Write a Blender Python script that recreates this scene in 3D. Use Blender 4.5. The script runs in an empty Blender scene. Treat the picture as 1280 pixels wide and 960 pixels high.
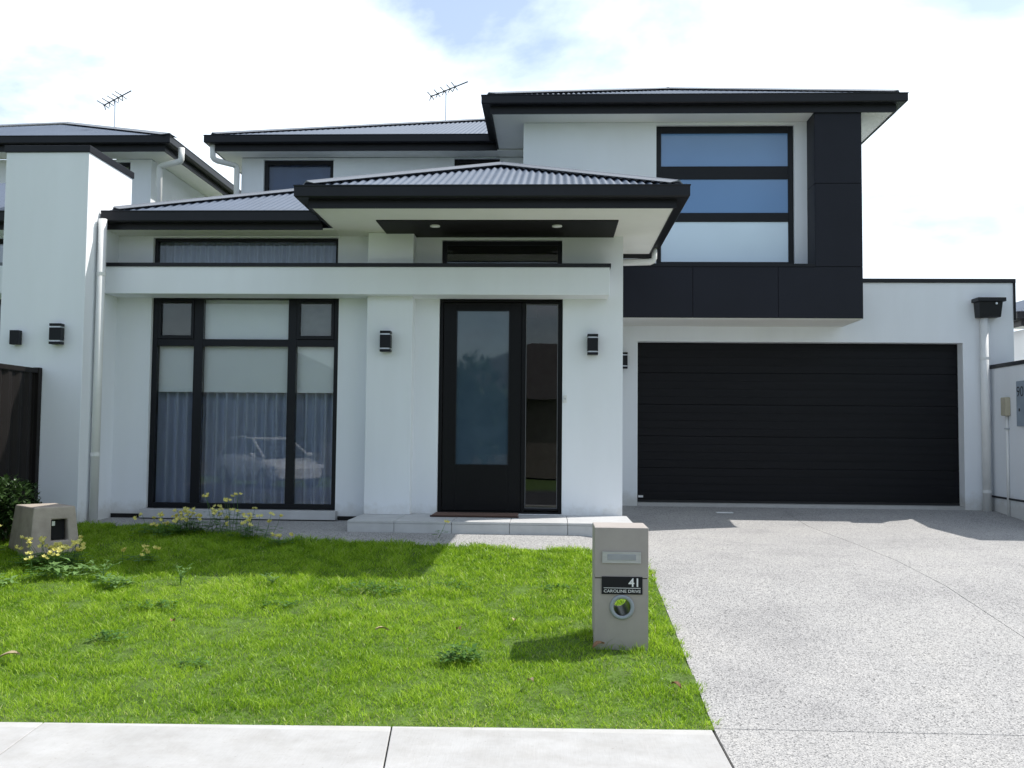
import bpy, bmesh, math, random
import numpy as np
from mathutils import Vector, Matrix, noise as mnoise

random.seed(7)
S = bpy.context.scene
COL = S.collection
R = math.radians

# ------------------------------------------------------------------ camera
cam_d = bpy.data.cameras.new("camera")
cam = bpy.data.objects.new("camera", cam_d)
COL.objects.link(cam)
cam_d.sensor_width = 36.0
cam_d.lens = 1200.0 / 1280.0 * 36.0
cam_d.clip_start = 0.05
cam_d.clip_end = 3000
_y, _p, _r = R(2.4594), R(3.0773), R(0.5443)
Fw = Vector((-math.sin(_y) * math.cos(_p), math.cos(_y) * math.cos(_p), math.sin(_p)))
Rt = Fw.cross(Vector((0, 0, 1))).normalized()
Up = Rt.cross(Fw)
R2 = Rt * math.cos(_r) + Up * math.sin(_r)
U2 = -Rt * math.sin(_r) + Up * math.cos(_r)
cam.matrix_world = Matrix(((R2.x, U2.x, -Fw.x, 0), (R2.y, U2.y, -Fw.y, 0), (R2.z, U2.z, -Fw.z, 1.55), (0, 0, 0, 1)))
S.camera = cam

# ------------------------------------------------------------------ light
SUN = Vector((0.68, 0.34, 1.0)).normalized()          # direction towards the sun
elev = math.asin(SUN.z)
azim = math.atan2(SUN.x, SUN.y)
ld = bpy.data.lights.new("sun", 'SUN')
ld.energy = 4.6
ld.angle = R(0.53)
ld.color = (1.0, 0.96, 0.9)
lo = bpy.data.objects.new("sun", ld)
COL.objects.link(lo)
lo.rotation_euler = SUN.to_track_quat('Z', 'Y').to_euler()
lo.location = (20, 10, 30)

W = bpy.data.worlds.new("World")
S.world = W
W.use_nodes = True
nt = W.node_tree
nt.nodes.clear()
N = nt.nodes.new
L = nt.links.new
wout = N('ShaderNodeOutputWorld')
sky = N('ShaderNodeTexSky')
sky.sky_type = 'NISHITA'
sky.sun_disc = False
sky.sun_elevation = elev
sky.sun_rotation = azim
sky.air_density = 1.0
sky.dust_density = 1.2
sky.ozone_density = 0.4
bg1 = N('ShaderNodeBackground')
bg1.inputs['Strength'].default_value = 0.15
L(sky.outputs[0], bg1.inputs['Color'])
bg2 = N('ShaderNodeBackground')
bg2.inputs['Color'].default_value = (0.85, 0.95, 1.05, 1)
bg2.inputs['Strength'].default_value = 1.15
tc = N('ShaderNodeTexCoord')
sep = N('ShaderNodeSeparateXYZ')
L(tc.outputs['Generated'], sep.inputs[0])
zmax = N('ShaderNodeMath'); zmax.operation = 'MAXIMUM'; zmax.inputs[1].default_value = 0.0
L(sep.outputs['Z'], zmax.inputs[0])
zadd = N('ShaderNodeMath'); zadd.operation = 'ADD'; zadd.inputs[1].default_value = 0.22
L(zmax.outputs[0], zadd.inputs[0])
comb = N('ShaderNodeCombineXYZ')
for i, k in enumerate('XY'):
    dv = N('ShaderNodeMath'); dv.operation = 'DIVIDE'
    L(sep.outputs[k], dv.inputs[0]); L(zadd.outputs[0], dv.inputs[1])
    L(dv.outputs[0], comb.inputs[i])
comb.inputs[2].default_value = 16.64
no = N('ShaderNodeTexNoise')
no.inputs['Scale'].default_value = 1.7
no.inputs['Detail'].default_value = 7.0
no.inputs['Roughness'].default_value = 0.55
no.inputs['Distortion'].default_value = 0.25
L(comb.outputs[0], no.inputs['Vector'])
ramp = N('ShaderNodeValToRGB')
ramp.color_ramp.elements[0].position = 0.425
ramp.color_ramp.elements[0].color = (0.22, 0.22, 0.22, 1)
ramp.color_ramp.elements[1].position = 0.57
ramp.color_ramp.elements[1].color = (1, 1, 1, 1)
bd = N('ShaderNodeVectorMath'); bd.operation = 'DOT_PRODUCT'       # the cloud bank lies towards the sun side
bd.inputs[1].default_value = Vector((0.25, 0.95, 0.1)).normalized()
L(tc.outputs['Generated'], bd.inputs[0])
ba = N('ShaderNodeMath'); ba.operation = 'MULTIPLY_ADD'; ba.inputs[1].default_value = 0.09
L(bd.outputs['Value'], ba.inputs[0]); L(no.outputs[0], ba.inputs[2])
L(ba.outputs[0], ramp.inputs[0])
cs = N('ShaderNodeMapRange'); cs.inputs['From Min'].default_value = -0.2; cs.inputs['From Max'].default_value = 0.8
cs.inputs['To Min'].default_value = 0.88; cs.inputs['To Max'].default_value = 1.22
L(bd.outputs['Value'], cs.inputs['Value'])
L(cs.outputs[0], bg2.inputs['Strength'])
mixw = N('ShaderNodeMixShader')
L(ramp.outputs[0], mixw.inputs[0])
L(bg1.outputs[0], mixw.inputs[1])
L(bg2.outputs[0], mixw.inputs[2])
L(mixw.outputs[0], wout.inputs[0])

S.view_settings.view_transform = 'Standard'
S.view_settings.look = 'None'
S.view_settings.exposure = 0.32
S.view_settings.gamma = 1.0

# ------------------------------------------------------------------ materials
def mat(name):
    m = bpy.data.materials.new(name)
    m.use_nodes = True
    return m, m.node_tree, m.node_tree.nodes['Principled BSDF']

def nz(t, scale, detail=3.0, rough=0.55, vec=None, stretch=None):
    n = t.nodes.new('ShaderNodeTexNoise')
    n.inputs['Scale'].default_value = scale
    n.inputs['Detail'].default_value = detail
    n.inputs['Roughness'].default_value = rough
    c = t.nodes.new('ShaderNodeTexCoord')
    src = c.outputs['Object']
    if stretch:
        mp = t.nodes.new('ShaderNodeMapping')
        mp.inputs['Scale'].default_value = stretch
        t.links.new(src, mp.inputs[0])
        src = mp.outputs[0]
    t.links.new(src, n.inputs['Vector'])
    return n

def rampn(t, src, stops):
    r = t.nodes.new('ShaderNodeValToRGB')
    e = r.color_ramp.elements
    while len(e) < len(stops):
        e.new(0.5)
    for el, (p, c) in zip(e, stops):
        el.position = p
        el.color = (*c, 1)
    t.links.new(src, r.inputs[0])
    return r

def bump(t, b, src, strength, dist):
    n = t.nodes.new('ShaderNodeBump')
    n.inputs['Strength'].default_value = strength
    n.inputs['Distance'].default_value = dist
    t.links.new(src, n.inputs['Height'])
    t.links.new(n.outputs[0], b.inputs['Normal'])

def simple(name, c, rough=0.5, metal=0.0, var=0.12, scale=6.0, bscale=None, bstr=0.2, bdist=0.002, stretch=None, spec=0.5):
    m, t, b = mat(name)
    lo_ = tuple(x * (1 - var) for x in c)
    hi_ = tuple(min(1, x * (1 + var)) for x in c)
    n = nz(t, scale, 5, 0.6, stretch=stretch)
    r = rampn(t, n.outputs[0], [(0.3, lo_), (0.7, hi_)])
    t.links.new(r.outputs[0], b.inputs['Base Color'])
    b.inputs['Roughness'].default_value = rough
    b.inputs['Metallic'].default_value = metal
    b.inputs['Specular IOR Level'].default_value = spec
    if bscale:
        n2 = nz(t, bscale, 4, 0.6)
        bump(t, b, n2.outputs[0], bstr, bdist)
    return m

M = {}
M['stucco'] = simple('white render', (0.81, 0.835, 0.865), 0.85, var=0.035, scale=0.9, bscale=160, bstr=0.35, bdist=0.003, spec=0.2, stretch=(1, 1, 0.35))
M['stucco2'] = simple('pale render', (0.81, 0.835, 0.87), 0.85, var=0.035, scale=0.8, bscale=150, bstr=0.35, bdist=0.003, spec=0.2, stretch=(1, 1, 0.35))
def weathered(m):
    t = m.node_tree; b = t.nodes['Principled BSDF']
    src = b.inputs['Base Color'].links[0].from_socket
    n = nz(t, 1.0, 4, 0.6, stretch=(3, 3, 0.3))
    r = rampn(t, n.outputs[0], [(0.42, (1, 1, 1)), (0.80, (0.965, 0.962, 0.955))])
    n2 = nz(t, 7, 5, 0.7)
    c = t.nodes.new('ShaderNodeTexCoord'); sp = t.nodes.new('ShaderNodeSeparateXYZ')
    t.links.new(c.outputs['Object'], sp.inputs[0])
    ad = t.nodes.new('ShaderNodeMath'); ad.operation = 'MULTIPLY_ADD'; ad.inputs[1].default_value = -0.35
    t.links.new(n2.outputs[0], ad.inputs[0]); t.links.new(sp.outputs['Z'], ad.inputs[2])
    r2 = rampn(t, ad.outputs[0], [(0.44, (0.80, 0.775, 0.73)), (0.60, (1, 1, 1))])
    prev = src
    for k in (r, r2):
        mx = t.nodes.new('ShaderNodeMix'); mx.data_type = 'RGBA'; mx.blend_type = 'MULTIPLY'; mx.inputs[0].default_value = 1
        t.links.new(prev, mx.inputs[6]); t.links.new(k.outputs[0], mx.inputs[7]); prev = mx.outputs[2]
    t.links.new(prev, b.inputs['Base Color'])
weathered(M['stucco']); weathered(M['stucco2'])
M['soffit'] = simple('soffit paint', (0.85, 0.84, 0.80), 0.7, var=0.03, scale=2, spec=0.2)
M['pipe'] = simple('white pipe paint', (0.74, 0.74, 0.72), 0.45, var=0.05, scale=3)
M['black'] = simple('black powdercoat', (0.008, 0.009, 0.012), 0.4, var=0.15, scale=4, spec=0.25)
M['gutter'] = simple('charcoal gutter steel', (0.010, 0.0105, 0.014), 0.42, var=0.15, scale=3, spec=0.3)
M['clad'] = simple('charcoal cladding', (0.010, 0.011, 0.018), 0.5, var=0.10, scale=1.5, bscale=90, bstr=0.08, spec=0.25)
M['darkceil'] = simple('dark ceiling board', (0.012, 0.011, 0.011), 0.6, var=0.1, spec=0.2)
M['garage'] = simple('black garage steel', (0.005, 0.005, 0.007), 0.5, var=0.25, scale=2.5, stretch=(0.3, 1, 8), bscale=70, bstr=0.12, spec=0.2)
M['door'] = simple('black door paint', (0.004, 0.004, 0.005), 0.45, var=0.1, spec=0.2)
M['roof'] = simple('grey roof steel', (0.062, 0.086, 0.132), 0.5, 0.1, var=0.10, scale=3)
M['roofcap'] = simple('pale ridge steel', (0.14, 0.152, 0.175), 0.45, 0.1, var=0.08, scale=3)
M['tile'] = simple('pale porch tile', (0.50, 0.50, 0.50), 0.55, var=0.08, scale=5, bscale=40, bstr=0.05)
M['grout'] = simple('grey grout', (0.28, 0.28, 0.27), 0.9)
M['mailbox'] = simple('taupe render', (0.37, 0.335, 0.31), 0.85, var=0.07, scale=5, bscale=190, bstr=0.35, bdist=0.002, spec=0.2)
M['oldmail'] = simple('beige concrete', (0.38, 0.33, 0.28), 0.9, var=0.15, scale=9, bscale=120, bstr=0.4, bdist=0.003, spec=0.2)
M['steel'] = simple('brushed steel', (0.55, 0.57, 0.60), 0.32, 0.9, var=0.1, scale=12, stretch=(1, 1, 20))
M['ring'] = simple('grey ring plastic', (0.30, 0.33, 0.36), 0.4, var=0.05)
M['darkgap'] = simple('dark void', (0.006, 0.006, 0.006), 0.9)
M['white'] = simple('white print', (0.8, 0.8, 0.8), 0.5)
M['cream'] = simple('cream plastic', (0.45, 0.41, 0.30), 0.5)
M['panelgrey'] = simple('blue grey enamel', (0.25, 0.30, 0.36), 0.5)
M['fence'] = simple('dark fence steel', (0.010, 0.008, 0.0075), 0.55, var=0.2, scale=3, spec=0.2)
M['mat'] = simple('brown coir', (0.14, 0.08, 0.06), 0.95, var=0.3, scale=60, bscale=200, bstr=0.6)
M['blind'] = simple('white blind fabric', (0.90, 0.96, 1.0), 0.8, var=0.02)
M['blindreflblue'] = simple('blue sky reflection blind', (0.17, 0.36, 0.72), 0.8, var=0.06)  # unused; the blue stands in for sky reflected in the glass
M['blindreflpale'] = simple('pale sky reflection blind', (0.82, 0.92, 0.98), 0.8, var=0.02)  # unused; white blind with reflected sky mixed into its colour
M['curtain'] = simple('grey sheer curtain', (0.46, 0.52, 0.66), 0.9, var=0.10, scale=8, stretch=(4, 1, 0.4))
M['screen'] = simple('grey insect mesh', (0.11, 0.11, 0.115), 0.8)
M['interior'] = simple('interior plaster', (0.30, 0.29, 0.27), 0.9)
M['floorint'] = simple('interior timber floor', (0.09, 0.06, 0.045), 0.4)
M['asphalt'] = simple('asphalt', (0.055, 0.055, 0.058), 0.9, var=0.25, scale=30, bscale=120, bstr=0.4)
M['brick'] = simple('cream brick wall', (0.20, 0.17, 0.15), 0.9, var=0.2, scale=9)
M['rooftile'] = simple('brown roof tile', (0.05, 0.042, 0.04), 0.8, var=0.2, scale=8)
M['carpaint'] = simple('white car paint', (0.75, 0.75, 0.76), 0.15, var=0.01)
M['rubber'] = simple('tyre rubber', (0.02, 0.02, 0.02), 0.8)
M['darkglass'] = simple('dark glass', (0.02, 0.025, 0.03), 0.05)
M['deadleaf'] = simple('dry leaf', (0.22, 0.12, 0.06), 0.8, var=0.4, scale=30)
M['paleleaf'] = simple('bleached dry leaf', (0.42, 0.33, 0.20), 0.8, var=0.3, scale=30)
M['bark'] = simple('bark', (0.08, 0.06, 0.045), 0.9, var=0.3, scale=12)
M['soil'] = simple('lawn soil', (0.075, 0.13, 0.015), 0.95, var=0.4, scale=12, bscale=40, bstr=0.8, bdist=0.01)
M['verge'] = simple('mown verge', (0.08, 0.14, 0.025), 0.95, var=0.35, scale=5, bscale=60, bstr=0.8, bdist=0.01)

def leafmat(name, c1, c2, trans=0.35, attr=None, c3=None):
    m = bpy.data.materials.new(name)
    m.use_nodes = True
    t = m.node_tree
    t.nodes.clear()
    out = t.nodes.new('ShaderNodeOutputMaterial')
    if attr:
        a = t.nodes.new('ShaderNodeAttribute'); a.attribute_name = attr
        src = a.outputs['Fac']
    else:
        n = nz(t, 9, 3); src = n.outputs[0]
    st = [(0.0, c1), (0.72, c2)] if attr else [(0.3, c1), (0.7, c2)]
    if c3: st += [(0.96, c3)]
    r = rampn(t, src, st)
    d = t.nodes.new('ShaderNodeBsdfPrincipled')
    d.inputs['Roughness'].default_value = 0.4
    d.inputs['Specular IOR Level'].default_value = 0.32
    tr = t.nodes.new('ShaderNodeBsdfTranslucent')
    mx = t.nodes.new('ShaderNodeMixShader'); mx.inputs[0].default_value = trans
    t.links.new(r.outputs[0], d.inputs['Base Color'])
    t.links.new(r.outputs[0], tr.inputs['Color'])
    t.links.new(d.outputs[0], mx.inputs[1]); t.links.new(tr.outputs[0], mx.inputs[2])
    t.links.new(mx.outputs[0], out.inputs[0])
    return m
M['grass'] = leafmat('grass blades', (0.105, 0.235, 0.007), (0.42, 0.62, 0.042), 0.52, 'tint', (0.56, 0.56, 0.24))
M['weed'] = leafmat('weed leaves', (0.06, 0.15, 0.03), (0.14, 0.28, 0.06), 0.4)
M['weedpale'] = leafmat('pale weed leaves', (0.15, 0.28, 0.08), (0.28, 0.44, 0.15), 0.45)
M['bush'] = leafmat('bush leaves', (0.018, 0.045, 0.012), (0.06, 0.11, 0.03), 0.25)
M['tree'] = leafmat('tree leaves', (0.03, 0.06, 0.02), (0.08, 0.12, 0.04), 0.25)
M['petal'] = leafmat('yellow petals', (0.74, 0.66, 0.16), (0.88, 0.84, 0.36), 0.4)

def glassmat(name, tint, ior):
    m = bpy.data.materials.new(name)
    m.use_nodes = True
    t = m.node_tree; t.nodes.clear()
    out = t.nodes.new('ShaderNodeOutputMaterial')
    tr = t.nodes.new('ShaderNodeBsdfTransparent'); tr.inputs[0].default_value = (*tint, 1)
    gl = t.nodes.new('ShaderNodeBsdfGlossy'); gl.inputs['Roughness'].default_value = 0.0
    n = nz(t, 1.4, 1); bp = t.nodes.new('ShaderNodeBump'); bp.inputs['Strength'].default_value = 0.02
    bp.inputs['Distance'].default_value = 0.05
    t.links.new(n.outputs[0], bp.inputs['Height']); t.links.new(bp.outputs[0], gl.inputs['Normal'])
    fr = t.nodes.new('ShaderNodeFresnel'); fr.inputs['IOR'].default_value = ior
    mx = t.nodes.new('ShaderNodeMixShader')
    t.links.new(fr.outputs[0], mx.inputs[0]); t.links.new(tr.outputs[0], mx.inputs[1]); t.links.new(gl.outputs[0], mx.inputs[2])
    t.links.new(mx.outputs[0], out.inputs[0])
    return m
M['glass'] = glassmat('window glass', (0.985, 0.99, 0.99), 1.5)
M['glassdark'] = glassmat('tinted glass', (0.75, 0.76, 0.78), 1.6)
m_, t_, b_ = mat('frosted glass')
b_.inputs['Base Color'].default_value = (0.045, 0.075, 0.105, 1); b_.inputs['Roughness'].default_value = 0.03
b_.inputs['IOR'].default_value = 1.7
n_ = nz(t_, 3, 2); r_ = rampn(t_, n_.outputs[0], [(0.3, (0.038, 0.066, 0.095)), (0.7, (0.055, 0.088, 0.12))])
t_.links.new(r_.outputs[0], b_.inputs['Base Color'])
M['frost'] = m_
def reflglass(name, c):  # opaque pane, base colour imitates the sky mirrored in the glass
    m, t, b = mat(name)
    n = nz(t, 1.2, 2)
    r = rampn(t, n.outputs[0], [(0.3, tuple(x * 0.94 for x in c)), (0.7, c)])
    t.links.new(r.outputs[0], b.inputs['Base Color'])
    b.inputs['Roughness'].default_value = 0.08
    b.inputs['IOR'].default_value = 1.55
    return m
M['reflblue'] = reflglass('blue painted sky reflection glass', (0.155, 0.295, 0.54))
M['reflpale'] = reflglass('pale painted sky reflection glass', (0.76, 0.89, 1.0))

# exposed aggregate
m_, t_, b_ = mat('exposed aggregate concrete')
v_ = t_.nodes.new('ShaderNodeTexVoronoi'); v_.inputs['Scale'].default_value = 128
c_ = t_.nodes.new('ShaderNodeTexCoord'); t_.links.new(c_.outputs['Object'], v_.inputs['Vector'])
sp_ = t_.nodes.new('ShaderNodeSeparateColor'); t_.links.new(v_.outputs['Color'], sp_.inputs[0])
r_ = rampn(t_, sp_.outputs[0], [(0.0, (0.11, 0.108, 0.11)), (0.10, (0.19, 0.186, 0.184)), (0.24, (0.30, 0.295, 0.29)), (0.60, (0.365, 0.357, 0.35)), (0.85, (0.415, 0.406, 0.398)), (1.0, (0.48, 0.465, 0.445))])
n2_ = nz(t_, 1.1, 6, 0.65)
r2_ = rampn(t_, n2_.outputs[0], [(0.28, (0.82, 0.82, 0.83)), (0.5, (1.0, 1.0, 1.0)), (0.72, (1.08, 1.075, 1.06))])
mx_ = t_.nodes.new('ShaderNodeMix'); mx_.data_type = 'RGBA'; mx_.blend_type = 'MULTIPLY'; mx_.inputs[0].default_value = 1
t_.links.new(r_.outputs[0], mx_.inputs[6]); t_.links.new(r2_.outputs[0], mx_.inputs[7])
t_.links.new(mx_.outputs[2], b_.inputs['Base Color'])
b_.inputs['Roughness'].default_value = 0.85; b_.inputs['Specular IOR Level'].default_value = 0.25
bump(t_, b_, v_.outputs['Distance'], 0.5, 0.006)
M['aggregate'] = m_

# footpath concrete
m_, t_, b_ = mat('broomed concrete')
n1_ = nz(t_, 2.2, 6, 0.6); n2_ = nz(t_, 30, 4, 0.7, stretch=(3, 0.25, 1))
ma_ = t_.nodes.new('ShaderNodeMath'); ma_.operation = 'MULTIPLY_ADD'; ma_.inputs[1].default_value = 0.35
t_.links.new(n2_.outputs[0], ma_.inputs[0]); t_.links.new(n1_.outputs[0], ma_.inputs[2])
r_ = rampn(t_, ma_.outputs[0], [(0.35, (0.35, 0.345, 0.34)), (0.95, (0.46, 0.455, 0.45))])
t_.links.new(r_.outputs[0], b_.inputs['Base Color']); b_.inputs['Roughness'].default_value = 0.9
b_.inputs['Specular IOR Level'].default_value = 0.2
bump(t_, b_, n2_.outputs[0], 0.3, 0.003)
gc_ = t_.nodes.new('ShaderNodeTexCoord'); sx_ = t_.nodes.new('ShaderNodeSeparateXYZ'); t_.links.new(gc_.outputs['Generated'], sx_.inputs[0])
def mnode(op, a, bb):
    q = t_.nodes.new('ShaderNodeMath'); q.operation = op
    for i_, v in enumerate((a, bb)):
        if isinstance(v, (int, float)): q.inputs[i_].default_value = v
        else: t_.links.new(v, q.inputs[i_])
    return q.outputs[0]
ex_ = mnode('ABSOLUTE', mnode('SUBTRACT', sx_.outputs['X'], 0.5), 0)
ey_ = mnode('ABSOLUTE', mnode('SUBTRACT', sx_.outputs['Y'], 0.5), 0)
ed_ = mnode('GREATER_THAN', ey_, 0.445)
n3_ = nz(t_, 60, 3, 0.6); n4_ = nz(t_, 5, 5, 0.7)
sp3_ = rampn(t_, n3_.outputs[0], [(0.66, (1, 1, 1)), (0.74, (0.72, 0.69, 0.64))])
sp4_ = rampn(t_, n4_.outputs[0], [(0.35, (0.90, 0.89, 0.875)), (0.6, (1, 1, 1))])
bd_ = t_.nodes.new('ShaderNodeMix'); bd_.data_type = 'RGBA'
t_.links.new(ed_, bd_.inputs[0]); t_.links.new(r_.outputs[0], bd_.inputs[6]); bd_.inputs[7].default_value = (0.46, 0.455, 0.445, 1)
pv_ = bd_.outputs[2]
for k_ in (sp3_, sp4_):
    q_ = t_.nodes.new('ShaderNodeMix'); q_.data_type = 'RGBA'; q_.blend_type = 'MULTIPLY'; q_.inputs[0].default_value = 1
    t_.links.new(pv_, q_.inputs[6]); t_.links.new(k_.outputs[0], q_.inputs[7]); pv_ = q_.outputs[2]
t_.links.new(pv_, b_.inputs['Base Color'])
M['concrete'] = m_

# ------------------------------------------------------------------ helpers
def link(name, bm, material, parent=None, loc=None, smooth=False, bevel=0.0):
    me = bpy.data.meshes.new(name)
    bmesh.ops.recalc_face_normals(bm, faces=bm.faces)
    if smooth:
        for f in bm.faces: f.smooth = True
    bm.to_mesh(me); bm.free()
    return linkme(name, me, material, parent, loc, bevel)

def linkme(name, me, material, parent=None, loc=None, bevel=0.0):
    o = bpy.data.objects.new(name, me)
    mats = material if isinstance(material, (list, tuple)) else [material]
    if not me.materials:
        for m in mats: me.materials.append(m)
    COL.objects.link(o)
    if loc is not None: o.location = loc
    if parent is not None:
        o.parent = parent
        top, off = parent, Vector((0, 0, 0))
        while top.parent is not None:
            off += top.location
            top = top.parent
        if not top.get('rot'): off += top.location      # shapes given in world coordinates
        o.location = Vector(loc if loc is not None else (0, 0, 0)) - off
    if bevel:
        b = o.modifiers.new('bevel', 'BEVEL'); b.width = bevel; b.segments = 2
        b.limit_method = 'ANGLE'; b.angle_limit = R(40)
    return o

def wloc(o):
    v = Vector((0, 0, 0))
    while o is not None:
        v = v + o.location
        o = o.parent
    return v

def tag(o, label=None, cat=None, group=None, kind=None):
    if label: o['label'] = label
    if cat: o['category'] = cat
    if group: o['group'] = group
    if kind: o['kind'] = kind
    return o

def thing(name, label, cat, loc=(0, 0, 0), rz=0.0, group=None):
    o = bpy.data.objects.new(name, None)
    o.empty_display_size = 0.2
    COL.objects.link(o)
    o.location = loc
    if rz:
        o.rotation_euler = (0, 0, rz)
    return tag(o, label, cat, group)

def local(o):      # children of this thing are given in its own coordinates
    o['rot'] = 1
    return o

def bx(bm, x0, x1, y0, y1, z0, z1):
    v = [bm.verts.new(p) for p in ((x0, y0, z0), (x1, y0, z0), (x1, y1, z0), (x0, y1, z0), (x0, y0, z1), (x1, y0, z1), (x1, y1, z1), (x0, y1, z1))]
    for f in ((0, 3, 2, 1), (4, 5, 6, 7), (0, 1, 5, 4), (1, 2, 6, 5), (2, 3, 7, 6), (3, 0, 4, 7)):
        bm.faces.new([v[i] for i in f])

def box(name, x0, x1, y0, y1, z0, z1, m, parent=None, bevel=0.0):
    bm = bmesh.new(); bx(bm, x0, x1, y0, y1, z0, z1)
    return link(name, bm, m, parent, bevel=bevel)

def tube(bm, pts, r, seg=10, cap=True):
    pts = [Vector(p) for p in pts]
    rr = r if isinstance(r, (list, tuple)) else [r] * len(pts)
    rings = []
    prev = None
    for i, p in enumerate(pts):
        if i == 0: d = pts[1] - p
        elif i == len(pts) - 1: d = p - pts[i - 1]
        else: d = (pts[i + 1] - p).normalized() + (p - pts[i - 1]).normalized()
        d.normalize()
        a = prev if prev is not None else (Vector((0, 0, 1)) if abs(d.z) < 0.9 else Vector((1, 0, 0)))
        u = (a - d * a.dot(d)).normalized()
        prev = u
        w = d.cross(u)
        rings.append([bm.verts.new(p + (u * math.cos(2 * math.pi * k / seg) + w * math.sin(2 * math.pi * k / seg)) * rr[i]) for k in range(seg)])
    for a, b in zip(rings, rings[1:]):
        for k in range(seg):
            bm.faces.new((a[k], a[(k + 1) % seg], b[(k + 1) % seg], b[k]))
    if cap:
        bm.faces.new(rings[0][::-1]); bm.faces.new(rings[-1])

def wall_xz(name, x0, x1, z0, z1, y0, y1, holes, m, parent, bevel=0.004):
    xs = sorted(set([x0, x1] + [h[0] for h in holes] + [h[1] for h in holes]))
    zs = sorted(set([z0, z1] + [h[2] for h in holes] + [h[3] for h in holes]))
    xs = [x for x in xs if x0 <= x <= x1]; zs = [z for z in zs if z0 <= z <= z1]
    def solid(i, j):
        if i < 0 or j < 0 or i >= len(xs) - 1 or j >= len(zs) - 1: return False
        cx, cz = (xs[i] + xs[i + 1]) / 2, (zs[j] + zs[j + 1]) / 2
        return not any(h[0] < cx < h[1] and h[2] < cz < h[3] for h in holes)
    bm = bmesh.new()
    vc = {}
    def V(i, j, k):
        if (i, j, k) not in vc: vc[(i, j, k)] = bm.verts.new((xs[i], (y0, y1)[k], zs[j]))
        return vc[(i, j, k)]
    for i in range(len(xs) - 1):
        for j in range(len(zs) - 1):
            if not solid(i, j): continue
            bm.faces.new((V(i, j, 0), V(i + 1, j, 0), V(i + 1, j + 1, 0), V(i, j + 1, 0)))
            bm.faces.new((V(i, j, 1), V(i, j + 1, 1), V(i + 1, j + 1, 1), V(i + 1, j, 1)))
            for di, dj, a, b in ((-1, 0, (i, j), (i, j + 1)), (1, 0, (i + 1, j + 1), (i + 1, j)), (0, -1, (i + 1, j), (i, j)), (0, 1, (i, j + 1), (i + 1, j + 1))):
                if not solid(i + di, j + dj):
                    bm.faces.new((V(*a, 0), V(*b, 0), V(*b, 1), V(*a, 1)))
    bmesh.ops.dissolve_limit(bm, angle_limit=0.01, verts=bm.verts, edges=bm.edges)
    return link(name, bm, m, parent)

def sweep(bm, path, prof):
    """profile (outward u, up z) swept along a horizontal polyline, outward = right of travel, mitred"""
    P = [Vector(p) for p in path]
    rings = []
    for i, p in enumerate(P):
        def nrm(a, b):
            d = (b - a); d.z = 0; d.normalize()
            return Vector((d.y, -d.x, 0))
        if i == 0: n = nrm(P[0], P[1])
        elif i == len(P) - 1: n = nrm(P[-2], P[-1])
        else:
            n1, n2 = nrm(P[i - 1], p), nrm(p, P[i + 1])
            n = (n1 + n2); n = n / (1 + n1.dot(n2))
        rings.append([bm.verts.new(p + n * u + Vector((0, 0, z))) for u, z in prof])
    k = len(prof)
    for a, b in zip(rings, rings[1:]):
        for j in range(k):
            bm.faces.new((a[j], a[(j + 1) % k], b[(j + 1) % k], b[j]))
    bm.faces.new(rings[0][::-1]); bm.faces.new(rings[-1])

GUT = [(-0.115, -0.012), (-0.115, -0.125), (-0.012, -0.125), (0.0, -0.112), (0.0, -0.018), (0.006, -0.012), (0.006, 0.0), (-0.008, 0.0), (-0.008, -0.012)]

def slope(bm, O, E, Nn, Wd, hi, tanp, lo_=None, rib=0.076, amp=0.0105):
    O, E, Nn = Vector(O), Vector(E), Vector(Nn)
    up = (Nn + Vector((0, 0, tanp)))
    nor = E.cross(up).normalized()
    if nor.z < 0: nor = -nor
    n = max(4, int(Wd / rib * 6))
    prev = None
    for i in range(n + 1):
        s = Wd * i / n
        a = lo_(s) if lo_ else 0.0
        b = max(a + 0.001, hi(s))
        wv = nor * (amp * math.cos(2 * math.pi * s / rib))
        cur = (bm.verts.new(O + E * s + up * a + wv), bm.verts.new(O + E * s + up * b + wv))
        if prev:
            f = bm.faces.new((prev[0], cur[0], cur[1], prev[1])); f.smooth = True
        prev = cur

def cap(bm, a, b, wing=0.13):
    a, b = Vector(a), Vector(b)
    d = (b - a).normalized()
    side = d.cross(Vector((0, 0, 1))).normalized()
    up = side.cross(d)
    prof = [(-wing, -0.020), (-0.03, 0.014), (-0.012, 0.026), (0.012, 0.026), (0.03, 0.014), (wing, -0.020), (wing, -0.024), (0.0, 0.012), (-wing, -0.024)]
    rings = [[bm.verts.new(p + side * u + up * v) for u, v in prof] for p in (a, b)]
    k = len(prof)
    for j in range(k):
        bm.faces.new((rings[0][j], rings[0][(j + 1) % k], rings[1][(j + 1) % k], rings[1][j]))
    bm.faces.new(rings[0][::-1]); bm.faces.new(rings[1])

def text_mesh(txt, size, align='RIGHT', depth=0.001, bold=0.0):
    c = bpy.data.curves.new('lettering', 'FONT')
    c.body = txt; c.size = size; c.align_x = align; c.extrude = depth; c.offset = bold; c.resolution_u = 3
    o = bpy.data.objects.new('lettering', c)
    COL.objects.link(o)
    dg = bpy.context.evaluated_depsgraph_get(); dg.update()
    me = bpy.data.meshes.new_from_object(o.evaluated_get(dg))
    bpy.data.objects.remove(o); bpy.data.curves.remove(c)
    me.materials.clear()
    me.transform(Matrix.Rotation(R(90), 4, 'X'))
    return me

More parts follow.
